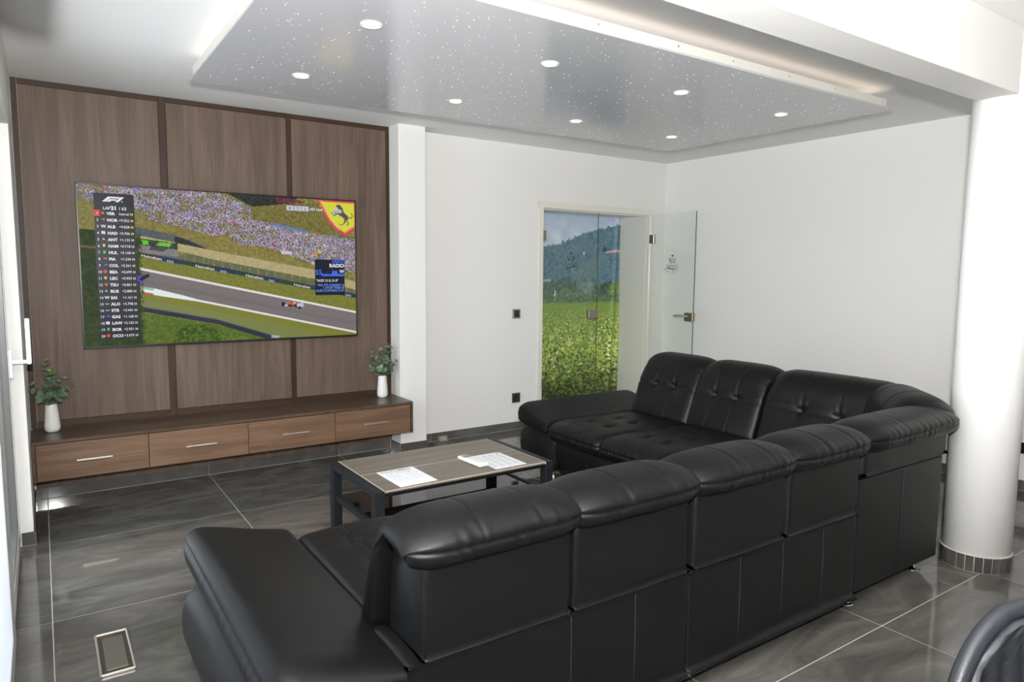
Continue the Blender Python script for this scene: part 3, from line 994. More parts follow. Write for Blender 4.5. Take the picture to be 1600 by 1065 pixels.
SU0, SUW, SV0, SVH = 0.222, 1.842, 2.024, 1.040
def paint_race():
    cv = Canvas(520, 294, (122, 118, 58))
    cv.noise(5, 6); cv.noise(4, 2)
    # hill grass, olive
    cv.poly([(0, 0.06), (0.2, 0.15), (0.2, 0.30), (0, 0.30)], (132, 122, 72), 0.8)
    cv.poly([(0.18, 0.20), (0.45, 0.28), (0.6, 0.36), (0.82, 0.48), (0.82, 0.56), (0.42, 0.42), (0.18, 0.27)], (134, 122, 66), 0.9)
    # dark corner at the top with flags
    cv.poly([(0.49, 0), (0.76, 0), (0.70, 0.05), (0.58, 0.08)], (40, 46, 38))
    cv.poly([(0.67, 0.0), (0.79, 0.02), (0.78, 0.055), (0.68, 0.045)], (110, 42, 72), 0.8)
    cv.poly([(0.75, 0.04), (0.85, 0.02), (0.99, 0.25), (0.98, 0.28), (0.80, 0.235), (0.58, 0.165), (0.57, 0.09)], (116, 108, 54), 0.95)
    cv.noise(4, 3)
    # crowd
    cm = cv.poly([(0, 0), (0.46, 0), (0.575, 0.08), (0.58, 0.165), (0.66, 0.19), (0.79, 0.24), (1, 0.28), (1, 0.54), (0.93, 0.50), (0.81, 0.465), (0.76, 0.43), (0.68, 0.385), (0.645, 0.36), (0.51, 0.335), (0.49, 0.27), (0.44, 0.29), (0.30, 0.23), (0.22, 0.20), (0.17, 0.13), (0.05, 0.11), (0, 0.07)], (120, 110, 78), 0.5)
    ys, xs = np.nonzero(cm)
    n = len(ys)
    pal = np.array([[234, 230, 240], [206, 202, 226], [58, 56, 86], [44, 42, 54], [150, 76, 92], [196, 170, 186], [116, 122, 178], [150, 140, 120], [96, 88, 62], [86, 108, 160], [214, 206, 220], [110, 60, 78], [92, 84, 112], [120, 110, 66]])
    dens = np.kron(RNG.random((294 // 10 + 2, 520 // 14 + 2)), np.ones((10, 14)))[:294, :520]
    keep = RNG.random(n) < np.clip(1.25 * dens[ys, xs] + 0.18 + 0.5 * (xs / 520 - 0.35), 0, 0.95)
    cv.a[ys[keep], xs[keep]] = pal[RNG.integers(0, len(pal), keep.sum())] + RNG.normal(0, 12, (keep.sum(), 3))
    for _ in range(36):
        q = RNG.integers(0, n)
        cv.blob(xs[q] / 520, ys[q] / 294, 0.012, 0.005, RNG.choice([(120, 140, 214), (214, 208, 224), (170, 60, 70), (90, 130, 190)]), 0.5, 0.3)
    cv.line([(0.655, 0.19), (0.79, 0.235)], 0.006, (96, 126, 186), 0.8)
    cv.poly([(0.685, 0.375), (0.73, 0.38), (0.735, 0.40), (0.69, 0.402)], (214, 190, 206))
    cv.blob(0.826, 0.40, 0.010, 0.006, (230, 140, 40)); cv.blob(0.845, 0.375, 0.010, 0.006, (190, 200, 50))
    # access road, fence, paddock bits
    cv.poly([(0.17, 0.245), (0.30, 0.29), (0.40, 0.355), (0.40, 0.375), (0.30, 0.335), (0.17, 0.30)], (84, 92, 96))
    cv.poly([(0.30, 0.30), (0.33, 0.31), (0.42, 0.385), (0.40, 0.395), (0.30, 0.345)], (40, 42, 46), 0.9)
    cv.poly([(0.17, 0.295), (0.43, 0.385), (0.82, 0.51), (1, 0.60), (1, 0.66), (0.82, 0.575), (0.43, 0.445), (0.17, 0.33)], (176, 164, 118))
    cv.poly([(0.17, 0.315), (0.31, 0.345), (0.31, 0.40), (0.17, 0.37)], (48, 66, 44))
    cv.poly([(0.17, 0.355), (0.31, 0.385), (0.31, 0.45), (0.17, 0.42)], (128, 124, 124))
    cv.poly([(0.22, 0.365), (0.28, 0.375), (0.26, 0.40), (0.215, 0.39)], (70, 70, 76))
    cv.poly([(0.235, 0.36), (0.25, 0.34), (0.29, 0.345), (0.282, 0.37)], (104, 190, 56))
    cv.poly([(0.19, 0.325), (0.212, 0.333), (0.212, 0.355), (0.195, 0.355)], (104, 200, 40))
    cv.poly([(0.33, 0.405), (0.43, 0.445), (0.82, 0.58), (1, 0.66), (1, 0.70), (0.82, 0.625), (0.42, 0.49), (0.17, 0.41), (0.31, 0.43)], (96, 100, 72), 0.9)
    for q in np.linspace(0.3, 0.99, 22):
        t = 0.40 + (q - 0.3) * 0.34
        cv.line([(q, t), (q + 0.002, t + 0.075)], 0.0012, (150, 150, 132), 0.7)
    # advertising boards
    cv.poly([(0.17, 0.402), (0.43, 0.487), (1, 0.69), (1, 0.722), (0.43, 0.517), (0.17, 0.43)], (34, 62, 48))
    for q in (0.245, 0.43, 0.61, 0.80, 0.96):
        t = 0.4 + (q - 0.165) * 0.347
        cv.poly([(q, t), (q + 0.075, t + 0.026), (q + 0.075, t + 0.054), (q, t + 0.028)], (30, 52, 92))
        cv.poly([(q - 0.02, t - 0.007), (q, t), (q, t + 0.028), (q - 0.02, t + 0.021)], (92, 60, 62), 0.8)
    # verges and track
    cv.poly([(0.17, 0.43), (1, 0.722), (1, 0.83), (0.17, 0.505)], (120, 122, 48))
    cv.noise(3, 3)
    cv.poly([(0.17, 0.505), (1, 0.83), (1, 0.985), (0.17, 0.635)], (120, 112, 112))
    cv.poly([(0.17, 0.57), (1, 0.905), (1, 0.925), (0.17, 0.60)], (110, 103, 104), 0.6)
    cv.line([(0.17, 0.507), (0.44, 0.613), (1, 0.829)], 0.0042, (226, 224, 226))
    cv.poly([(0.17, 0.635), (1, 0.98), (1, 1), (0.66, 1), (0.44, 0.86), (0.17, 0.755)], (124, 126, 50))
    cv.poly([(0.17, 0.70), (0.44, 0.80), (0.75, 0.93), (0.85, 1), (0.66, 1), (0.44, 0.86), (0.17, 0.755)], (122, 130, 82), 0.7)
    cv.line([(0.17, 0.638), (0.44, 0.749), (1, 0.982)], 0.0038, (228, 228, 230))
    cv.poly([(0.17, 0.62), (0.23, 0.64), (0.33, 0.69), (0.42, 0.742), (0.25, 0.69), (0.17, 0.66)], (228, 236, 236))
    cv.line([(0.17, 0.628), (0.22, 0.645)], 0.004, (120, 180, 160), 0.8)
    cv.line([(0.17, 0.66), (0.22, 0.676)], 0.0035, (196, 80, 70), 0.9)
    # barrier below and the bushes
    cv.poly([(0, 0.80), (0.17, 0.79), (0.44, 0.89), (0.67, 1), (0, 1)], (88, 106, 40))
    bush = cv.poly([(0, 0.80), (0.17, 0.79), (0.44, 0.89), (0.67, 1), (0, 1)], (88, 106, 40), 0.2)
    cv.poly([(0.30, 0.91), (0.34, 0.88), (0.42, 0.89), (0.46, 1), (0.28, 1)], (44, 72, 22), 0.9)
    ys, xs = np.nonzero(bush)
    for _ in range(1500):
        q = RNG.integers(0, len(ys))
        d = RNG.normal(0, 16)
        cv.blob(xs[q] / 520, ys[q] / 294, 0.006 * RNG.uniform(.4, 1), 0.004, (90 + d, 110 + d, 42 + d * .4), 0.5)
    cv.poly([(0.17, 0.75), (0.44, 0.852), (0.68, 1), (0.62, 1), (0.44, 0.885), (0.17, 0.782)], (44, 50, 62))
    cv.line([(0.17, 0.75), (0.44, 0.852), (0.68, 0.998)], 0.002, (100, 110, 120), 0.7)
    cv.poly([(0.64, 0.975), (0.675, 0.985), (0.67, 1), (0.64, 0.995)], (190, 200, 200), 0.8)
    # trees on the far side of the table of standings
    cv.poly([(0, 0.27), (0.10, 0.28), (0.18, 0.33), (0.18, 1), (0, 1)], (48, 62, 36))
    for _ in range(1500):
        d = RNG.normal(0, 14)
        cv.blob(RNG.uniform(0, 0.19), RNG.uniform(0.29, 1), 0.007 * RNG.uniform(.4, 1), 0.005, (50 + d, 66 + d, 34 + d * .5), 0.45)
    cv.line([(0, 0.375), (0.17, 0.40)], 0.004, (150, 110, 80), 0.6)
    # cars
    cv.poly([(0.172, 0.555), (0.192, 0.562), (0.192, 0.60), (0.172, 0.59)], (104, 62, 210))
    cv.line([(0.185, 0.578), (0.206, 0.555)], 0.006, (30, 34, 40))
    for (x, y, rx, ry, c) in ((0.691, 0.757, .007, .010, (30, 30, 34)), (0.722, 0.76, .018, .009, (60, 36, 40)), (0.748, 0.772, .012, .007, (34, 34, 40)), (0.756, 0.768, .010, .009, (200, 196, 214)), (0.712, 0.752, .009, .005, (214, 90, 96)), (0.73, 0.756, .008, .006, (220, 90, 40)), (0.737, 0.75, .005, .004, (226, 196, 60)), (0.768, 0.764, .006, .010, (190, 190, 206)), (0.703, 0.765, .007, .004, (196, 190, 206)), (0.757, 0.785, .007, .006, (30, 30, 34))):
        cv.blob(x, y, rx, ry, c)
    # red bordered yellow shield with a rearing horse
    cv.poly([(0.838, 0.0), (1, 0.0), (1, 0.215), (0.955, 0.258), (0.915, 0.215), (0.885, 0.165), (0.862, 0.09)], (206, 72, 84))
    cv.poly([(0.848, 0.010), (1, 0.012), (1, 0.185), (0.956, 0.235), (0.915, 0.19), (0.888, 0.135), (0.866, 0.06)], (222, 170, 70))
    cv.poly([(0.855, 0.016), (0.995, 0.018), (0.995, 0.175), (0.952, 0.226), (0.914, 0.18), (0.892, 0.13), (0.871, 0.06)], (216, 214, 62))
    hc = (84, 76, 92)
    cv.poly([(0.917, 0.040), (0.926, 0.028), (0.938, 0.032), (0.948, 0.055), (0.952, 0.085), (0.968, 0.105), (0.973, 0.125), (0.968, 0.142), (0.958, 0.140), (0.948, 0.122), (0.932, 0.105), (0.918, 0.09), (0.930, 0.075), (0.928, 0.055)], hc)
    cv.line([(0.925, 0.095), (0.908, 0.085), (0.900, 0.095)], 0.0022, hc); cv.line([(0.92, 0.10), (0.905, 0.112)], 0.002, hc)
    cv.line([(0.958, 0.138), (0.956, 0.155)], 0.004, hc); cv.line([(0.966, 0.14), (0.972, 0.165), (0.964, 0.178)], 0.002, hc)
    cv.line([(0.972, 0.118), (0.984, 0.125), (0.990, 0.108), (0.984, 0.085)], 0.0018, hc); cv.line([(0.956, 0.155), (0.946, 0.175)], 0.0018, hc)
    cv.line([(0.93, 0.17), (0.94, 0.178), (0.948, 0.172)], 0.0016, hc, 0.7)
    for q in range(10):
        t = q / 9
        cv.blob(0.852 + 0.075 * t ** 0.9, 0.045 + 0.165 * t, 0.002, 0.004, (236, 200, 206), 0.8)
    cv.noise(3, 1)
    return cv
cv = paint_race()
def SP(u, v, dy=0.0):
    return (SU0 + u * SUW, TY - 0.0004 - dy, SV0 - v * SVH)
def fn(U, V):
    return SU0 + U * SUW, np.full_like(U, TY - 0.0003), SV0 - V * SVH
scr = picture('screen', cv, fn, M['screen'], tv)
def quad(bm, u0, v0, u1, v1, dy):
    slab2d(bm, [(u0, v0), (u0, v1), (u1, v1), (u1, v0)], lambda a, c: SP(a, c, dy))
b = B(); quad(b, 0.0475, 0.047, 0.172, 0.951, 0.0006)
obj('standings_board', b, M['e_panel'], scr)
b = B(); quad(b, 0.824, 0.434, 0.951, 0.696, 0.0006)
obj('radio_board', b, M['e_panel2'], scr)
b = B(); quad(b, 0.0475, 0.151, 0.0645, 0.188, 0.0010)
obj('leader_marker', b, M['e_red'], scr)
# white lettering of the standings
def T(bm, s, u, v, size, align='LEFT', bold=0.0, sx=1.0, shear=0.0, slope=0.0, line=1.0):
    """size as share of the screen height (cap height about 0.7 of it); v is the baseline"""
    x0, _, z0 = SP(u, v)
    add_text(bm, s, size * SVH, lambda x, y: (x0 + x, TY - 0.0016, z0 + y - slope * x), align, bold, shear, sx, line)
names = 'VER NOR ALB HAD ANT HAM HUL PIA COL BEA LEC TSU RUS SAI ALO STR GAS LAW BOR OCO'.split()
gaps = 'Interval +9.552 +9.828 +5.936 +1.135 +0.718 +5.168 +1.534 +2.361 +0.699 +0.959 +0.861 +2.880 +1.161 +3.798 +3.441 +1.168 +2.162 +2.931 +3.075'.split()
tyres = 'MMMMHHHHMHHHHHHHHHHH'
b = B(); by = B(); bo = B(); bg = B(); bb = B(); br = B()
add = lambda pts, bm=b: slab2d(bm, pts, lambda a, c: SP(a, c, 0.0014))
add([(0.073, 0.098), (0.092, 0.066), (0.129, 0.066), (0.124, 0.076), (0.098, 0.076), (0.0835, 0.098)])
add([(0.0855, 0.098), (0.0965, 0.081), (0.121, 0.081), (0.115, 0.090), (0.103, 0.090), (0.096, 0.098)])
add([(0.113, 0.098), (0.131, 0.066), (0.142, 0.066), (0.123, 0.098)])
add([(0.133, 0.091), (0.1365, 0.091), (0.1365, 0.097), (0.133, 0.097)])
T(b, 'LAP', 0.0745, 0.146, 0.0245, bold=0.0004, sx=1.0)
T(b, '21', 0.099, 0.146, 0.031, bold=0.0016, sx=1.05)
T(b, '/ 63', 0.124, 0.146, 0.027, bold=0.0004)
for i in range(20):
    v = 0.178 + i * 0.0403
    T(b, str(i + 1), 0.0565, v, 0.022, 'CENTER', 0.0002)
    T(b, names[i], 0.0855, v + 0.001, 0.0245, bold=0.0010, sx=1.05)
    T(b, gaps[i], 0.1545, v, 0.0225, 'RIGHT', 0.0002, 0.92 if i else 0.8)
    T(by if tyres[i] == 'M' else b, tyres[i], 0.158, v, 0.021, bold=0.0004)
    u, w = 0.0665, v - 0.010
    team = 'bull arrow W bull2 star shield K arrow alp H shield bull star W wing wing alp bull2 K H'.split()[i]
    if team == 'W': T(b, 'W', u, v, 0.025, bold=0.0008)
    elif team == 'arrow': slab2d(bo, [(u, w - 0.002), (u + 0.013, w - 0.008), (u + 0.010, w + 0.007), (u + 0.007, w + 0.001)], lambda a, c: SP(a, c, .0014))
    elif team in ('shield',): slab2d(by, [(u + 0.002, w - 0.009), (u + 0.010, w - 0.009), (u + 0.010, w + 0.002), (u + 0.006, w + 0.010), (u + 0.002, w + 0.002)], lambda a, c: SP(a, c, .0014))
    elif team == 'K': slab2d(bg, [(u + 0.003, w - 0.009), (u + 0.010, w - 0.009), (u + 0.010, w + 0.008), (u + 0.003, w + 0.008)], lambda a, c: SP(a, c, .0014))
    elif team == 'alp': slab2d(bb, [(u, w + 0.006), (u + 0.008, w - 0.008), (u + 0.013, w - 0.008), (u + 0.013, w + 0.004), (u + 0.009, w + 0.0)], lambda a, c: SP(a, c, .0014))
    elif team == 'H': slab2d(br, [(u + 0.006 + 0.006 * math.cos(q), w + 0.0105 * math.sin(q)) for q in np.linspace(0, 6.283, 13)[:-1]], lambda a, c: SP(a, c, .0014))
    elif team == 'bull':
        slab2d(br, [(u, w), (u + 0.005, w - 0.006), (u + 0.009, w - 0.006), (u + 0.014, w), (u + 0.009, w + 0.006), (u + 0.005, w + 0.006)], lambda a, c: SP(a, c, .0013))
        slab2d(bo, [(u + 0.005, w - 0.008), (u + 0.009, w - 0.008), (u + 0.009, w + 0.008), (u + 0.005, w + 0.008)], lambda a, c: SP(a, c, .0016))
    elif team == 'bull2':
        for q in (0.0, 0.006): slab2d(b, [(u + q, w - 0.009), (u + q + 0.005, w - 0.009), (u + q + 0.006, w + 0.009), (u + q + 0.001, w + 0.009)], lambda a, c: SP(a, c, .0014))
    elif team == 'wing': slab2d(b, [(u, w - 0.003), (u + 0.007, w + 0.001), (u + 0.014, w - 0.003), (u + 0.010, w + 0.004), (u + 0.004, w + 0.004)], lambda a, c: SP(a, c, .0014))
    elif team == 'star':
        for q in range(3):
            a0 = math.radians(90 + 120 * q)
            tip = (u + 0.006 + 0.006 * math.cos(a0), w - 0.0105 * math.sin(a0))
            slab2d(b, [tip, (u + 0.006 + 0.0015 * math.cos(a0 + 1.57), w - 0.0027 * math.sin(a0 + 1.57)), (u + 0.006 + 0.0015 * math.cos(a0 - 1.57), w - 0.0027 * math.sin(a0 - 1.57))], lambda a, c: SP(a, c, .0014))
# channel line and boards along the track
T(b, 'HD Live', 0.808, 0.082, 0.027, bold=0.0006)
T(b, 'RADIO', 0.9495, 0.490, 0.036, 'RIGHT', 0.0014, 1.02)
T(b, 'W', 0.929, 0.532, 0.034, bold=0.0010)
T(b, '"ALEX 21.8, 21.8"', 0.828, 0.596, 0.0235, bold=0.0004, sx=0.98)
for (u, sc) in ((0.187, 1), (0.367, 1), (0.548, 1), (0.735, 1)):
    T(b, 'Heineken', u, 0.4335 + (u - 0.187) * 0.347, 0.024, bold=0.0002, sx=1.3, slope=0.195)
for u in (0.28, 0.465, 0.645, 0.965):
    T(b, 'OO', u - 0.01, 0.437 + (u - 0.195) * 0.347, 0.022, bold=0.0, sx=1.15, slope=0.195)
obj('lettering', b, M['e_white'], scr, kind='stuff')
obj('yellow_marks', by, M['e_yellow'], scr, kind='stuff')
obj('orange_marks', bo, M['e_orange'], scr, kind='stuff')
obj('green_marks', bg, M['e_green'], scr, kind='stuff')
obj('red_marks', br, M['e_red'], scr, kind='stuff')
T(bb, 'SAINZ', 0.9495, 0.458, 0.032, 'RIGHT', 0.0012, 1.02)
T(bb, '55', 0.8255, 0.545, 0.050, bold=0.0012)
hts = RNG.uniform(0.004, 0.013, 22); hts[10:15] += 0.022
for q in range(22):
    u = 0.852 + q * 0.0045
    slab2d(bb, [(u, 0.556), (u, 0.556 - hts[q] - 0.008), (u + 0.0045, 0.556 - hts[q] - 0.008), (u + 0.0045, 0.556)], lambda a, c: SP(a, c, .0012))
obj('blue_marks', bb, M['e_blue'], scr, kind='stuff')
b = B()
T(b, '"AH, IT\'S CLEARLY A\n1 STOP THEN IF\nALEX IS DOING 21.8"', 0.9485, 0.630, 0.0235, 'RIGHT', 0.0004, 0.98, line=0.86)
obj('radio_lines', b, M['e_lblue'], scr, kind='stuff')
b = B()
for u in (0.7135, 0.744, 0.7745):
    quad(b, u, 0.056, u + 0.028, 0.090, 0.0012)
quad(b, 0.903, 0.064, 0.942, 0.090, 0.0012)
obj('channel_boxes', b, M['e_box'], scr, kind='stuff')
b = B()
for u, c in ((0.7275, 'R'), (0.758, 'T'), (0.7885, 'L')):
    x0, _, z0 = SP(u, 0.083)
    add_text(b, c, 0.026 * SVH, lambda x, y: (x0 + x, TY - 0.0022, z0 + y), 'CENTER', 0.0008, 0, 1.25)
x0, _, z0 = SP(0.9225, 0.084)
add_text(b, 'sport', 0.024 * SVH, lambda x, y: (x0 + x, TY - 0.0022, z0 + y), 'CENTER', 0.0002, 0, 1.1)
obj('channel_letters', b, M['e_grey'], scr, kind='stuff')
# ------------------------------------------------------------------ star ceiling panel
SX0, SX1, SY0, SY1, SZ = 0.737, 4.505, 2.366, 4.258, 2.526
pl = empty('star_ceiling_panel', ((SX0 + SX1) / 2, (SY0 + SY1) / 2, SZ), label='large grey suspended ceiling panel with tiny star lights and a glowing rim', cat='ceiling panel')
obj('plate', box(B(), SX0, SX1, SY0, SY1, SZ, SZ + 0.010, 0.0015, 1), M['star_plate'], pl)
ix0, ix1, iy0, iy1 = SX0 + 0.004, SX1 - 0.075, SY0 + 0.004, SY1 - 0.075
zt = SZ + 0.056
fb = obj('side_board', box(B(), ix0, ix1, iy0, iy0 + 0.018, SZ + 0.010, zt, 0.001, 1), M['white_gloss'], pl)
obj('side_board', box(B(), ix0, ix0 + 0.018, iy0 + 0.018, iy1, SZ + 0.010, zt, 0.001, 1), M['white_gloss'], pl)
obj('side_board', box(B(), ix1 - 0.018, ix1, iy0 + 0.018, iy1, SZ + 0.010, zt, 0.001, 1), M['white_gloss'], pl)
obj('side_board', box(B(), ix0 + 0.018, ix1 - 0.018, iy1 - 0.018, iy1, SZ + 0.010, zt, 0.001, 1), M['white_gloss'], pl)
for x in (2.05, 2.55, 2.95, 3.42, 3.86, 4.38):
    b = B(); cyl(b, (x, iy0 + 0.002, SZ + 0.034), (x, iy0 - 0.003, SZ + 0.034), 0.006, 10)
    obj('screw', b, M['nickel'], fb)
b = B()
for (x0, x1, y0, y1) in ((ix0 + 0.03, ix1 - 0.03, iy0 + 0.022, iy0 + 0.034), (ix0 + 0.03, ix1 - 0.03, iy1 - 0.034, iy1 - 0.022), (ix0 + 0.022, ix0 + 0.034, iy0 + 0.03, iy1 - 0.03), (ix1 - 0.034, ix1 - 0.022, iy0 + 0.03, iy1 - 0.03)):
    box(b, x0, x1, y0, y1, zt - 0.012, zt - 0.004)
obj('light_strip', b, M['led'], pl)
b = B()
for (x, y) in ((1.3, 2.9), (1.3, 3.7), (2.6, 2.9), (2.6, 3.7), (3.9, 2.9), (3.9, 3.7)):
    box(b, x - 0.03, x + 0.03, y - 0.03, y + 0.03, SZ + 0.008, ZC)
obj('hanger', b, M['white_gloss'], pl)
b = B()
for i in range(950):
    x, y = RNG.uniform(SX0 + 0.03, SX1 - 0.04), RNG.uniform(SY0 + 0.03, SY1 - 0.03)
    r = 0.0014 + 0.0017 * RNG.random() ** 2
    z = SZ - 0.0006
    vs = [b.verts.new((x + r * math.cos(q), y + r * math.sin(q), z)) for q in (0, -1.05, -2.09, -3.14, -4.19, -5.24)]
    b.faces.new(vs)
obj('star_lights', b, M['star'], pl, kind='stuff')

# ------------------------------------------------------------------ recessed downlights
def downlight(x, y, z, label, r=0.047, group='downlights in the star panel'):
    t = empty('downlight', (x, y, z), label=label, cat='downlight', group=group)
    b = B(); lathe(b, [(r - 0.012, -0.001), (r - 0.010, -0.004), (r - 0.002, -0.006), (r, -0.003), (r, 0.003), (r - 0.012, 0.003)], (x, y, z), 36, False)
    bmesh.ops.recalc_face_normals(b, faces=b.faces)
    obj('ring', b, M['white_gloss'], t, True)
    b = B(); lathe(b, [(r - 0.0125, -0.0025), (r - 0.0125, 0.004)], (x, y, z), 32)
    obj('diffuser', b, M['lamp'], t)
    return t
ordn = ['first', 'second', 'third', 'fourth']
rows = [(2.849, 'row by the beam'), (3.797, 'row by the television wall')]
base_l = downlight(1.2095, rows[0][0], SZ, 'round white downlight, first from the window in the ' + rows[0][1])
for i, x in enumerate((1.2095, 2.155, 3.103, 4.045)):
    for y, rn in rows:
        if i == 0 and y == rows[0][0]:
            continue
        c = copy_tree(base_l)
        c.location = (x, y, SZ)
        c['label'] = 'round white downlight, %s from the window in the %s' % (ordn[i], rn)

# ------------------------------------------------------------------ air conditioner (only its lower edge peeks in at the top corner)
ac = empty('air_conditioner', (XL, 1.75, 2.17), label='white wall air conditioner, only its bottom edge showing high up by the window wall', cat='air conditioner')
b = B(); box(b, XL + 0.001, 0.068, 1.32, 2.155, 2.185, 2.46, 0.025, 4)
obj('body', b, M['pvc'], ac, True)
obj('flap', box(B(), -0.03, 0.060, 1.36, 2.12, 2.168, 2.180, 0.003, 1), M['pvc'], ac)
obj('flap_gap_shade', box(B(), -0.06, 0.045, 1.36, 2.12, 2.179, 2.187), M['socket_dark'], ac)  # dark slab filling the slot above the flap, in place of its shade

# ------------------------------------------------------------------ switch, socket, wall outlet, floor box, door stop
def socket(name, x, z, label, cat, light):
    t = empty(name, (x, YW, z), label=label, cat=cat)
    obj('cover_frame', box(B(), x - 0.046, x + 0.046, YW - 0.009, YW, z - 0.046, z + 0.046, 0.003, 2), M['alu'] if light else M['socket'], t)
    if light:
        obj('rocker', box(B(), x - 0.030, x + 0.030, YW - 0.013, YW - 0.008, z - 0.034, z + 0.034, 0.002, 2), M['socket_dark'], t)
    else:
        obj('insert', box(B(), x - 0.034, x + 0.034, YW - 0.0105, YW - 0.008, z - 0.034, z + 0.034, 0.002, 1), M['socket_dark'], t)
        b = B()
        n = 28
        ro, ri = [], []
        for q in range(n):
            a = 2 * math.pi * q / n
            ro.append(b.verts.new((x + 0.023 * math.cos(a), YW - 0.0125, z + 0.023 * math.sin(a))))
            ri.append(b.verts.new((x + 0.019 * math.cos(a), YW - 0.0105, z + 0.019 * math.sin(a))))
        for q in range(n):
            b.faces.new((ro[q], ro[(q + 1) % n], ri[(q + 1) % n], ri[q]))
        obj('socket_rim', b, M['socket'], t)
    return t
socket('light_switch', 3.667, 1.099, 'square light switch with pale rim and dark rocker on white wall beside door', 'light switch', True)
socket('wall_socket', 3.671, 0.304, 'dark grey wall socket low on white wall beside door', 'socket', False)
t = empty('socket_strip', (XR, 1.88, 0.30), label='black double socket low on white wall behind the column', cat='socket')
obj('cover_frame', box(B(), XR - 0.010, XR, 1.80, 1.96, 0.262, 0.340, 0.003, 1), M['black'], t)
for y in (1.842, 1.918):
    b = B(); lathe(b, [(0.021, 0), (0.021, 0.002)], (0, 0, 0), 24)
    for v in b.verts: v.co = Vector((XR - 0.0105 - v.co.z, y + v.co.x, 0.301 + v.co.y))
    bmesh.ops.recalc_face_normals(b, faces=b.faces)
    obj('outlet', b, M['socket_dark'], t)

fx0, fx1, fy0, fy1 = 0.110, 0.228, 2.822, 3.163
t = empty('floor_box', ((fx0 + fx1) / 2, (fy0 + fy1) / 2, 0), label='brushed steel floor box with ribbed lid set in the dark tiles', cat='floor box')
b = B()
for (x0, x1, y0, y1) in ((fx0, fx0 + 0.008, fy0, fy1), (fx1 - 0.008, fx1, fy0, fy1), (fx0, fx1, fy0, fy0 + 0.008), (fx0, fx1, fy1 - 0.008, fy1)):
    box(b, x0, x1, y0, y1, 0.0, 0.011, 0.002, 1)
obj('rim', b, M['nickel'], t)
obj('lid', box(B(), fx0 + 0.008, fx1 - 0.008, fy0 + 0.008, fy1 - 0.008, 0.0, 0.007, 0.001, 1), M['steel'], t)
b = B()
for q in range(17):
    x = fx0 + 0.026 + q * 0.0042
    box(b, x - 0.0009, x + 0.0009, fy0 + 0.035, fy1 - 0.045, 0.0065, 0.0085)
obj('ribs', b, M['alu'], t, kind='stuff')

t = empty('door_stopper', (2.87, 5.27, 0), label='small clear plastic block on the floor against the tiled skirting', cat='door stopper')
obj('block', box(B(), 2.825, 2.905, 5.262, 5.306, 0.0, 0.045, 0.006, 2), M['clearplastic'], t)
b = B(); cyl(b, (2.865, 5.262, 0.024), (2.865, 5.254, 0.024), 0.010, 14)
obj('bumper', b, M['grout'], t)

# ------------------------------------------------------------------ vases and eucalyptus
def vase(x, y, z, label):
    t = empty('vase', (x, y, z), label=label, cat='vase', group='white ribbed vases on the sideboard')
    prof = [(0.026, 0.0), (0.033, 0.003), (0.041, 0.014), (0.0445, 0.030)]
    for q in range(1, 23):
        zz = 0.030 + q * 0.0055
        r = 0.0445 - 0.0125 * ((zz - 0.030) / 0.145) ** 1.15
        prof += [(r - 0.0009, zz), (r + 0.0002, zz + 0.0027)]
    prof += [(0.0318, 0.166), (0.0312, 0.176), (0.0300, 0.1785), (0.0280, 0.177), (0.0275, 0.150), (0.030, 0.03), (0.001, 0.012)]
    b = lathe(B(), prof, (x, y, z), 40)
    obj('body', b, M['vase'], t, True)
    return t
VA, VBs = (0.020, 5.168), (2.262, 5.190)
v1 = vase(VA[0], VA[1], bz1, 'white ribbed vase on the window end of the walnut sideboard')
v2 = copy_tree(v1)
v2.location = (VBs[0], VBs[1], bz1)
v2['label'] = 'white ribbed vase on the sideboard end beside the white pier'

leaf_me = []
for q, mm in enumerate((M['leafA'], M['leafB'], M['leafC'])):
    vs, fs = [(0, 0, 0)], []
    n = 12
    for i in range(n):
        a = 2 * math.pi * i / n
        r = 1.0 + 0.12 * math.cos(a)
        vs.append((1.0 + r * math.cos(a) * 1.05 - 0.0, 0.95 * r * math.sin(a), 0.22 * math.sin(a) ** 2 + 0.10 * (1 + math.cos(a))))
    vs[0] = (1.05, 0, 0.06)
    for i in range(n):
        fs.append((0, 1 + i, 1 + (i + 1) % n))
    me = bpy.data.meshes.new('leaf')
    me.from_pydata(vs, [], fs)
    me.materials.append(mm)
    for p in me.polygons: p.use_smooth = True
    leaf_me.append(me)

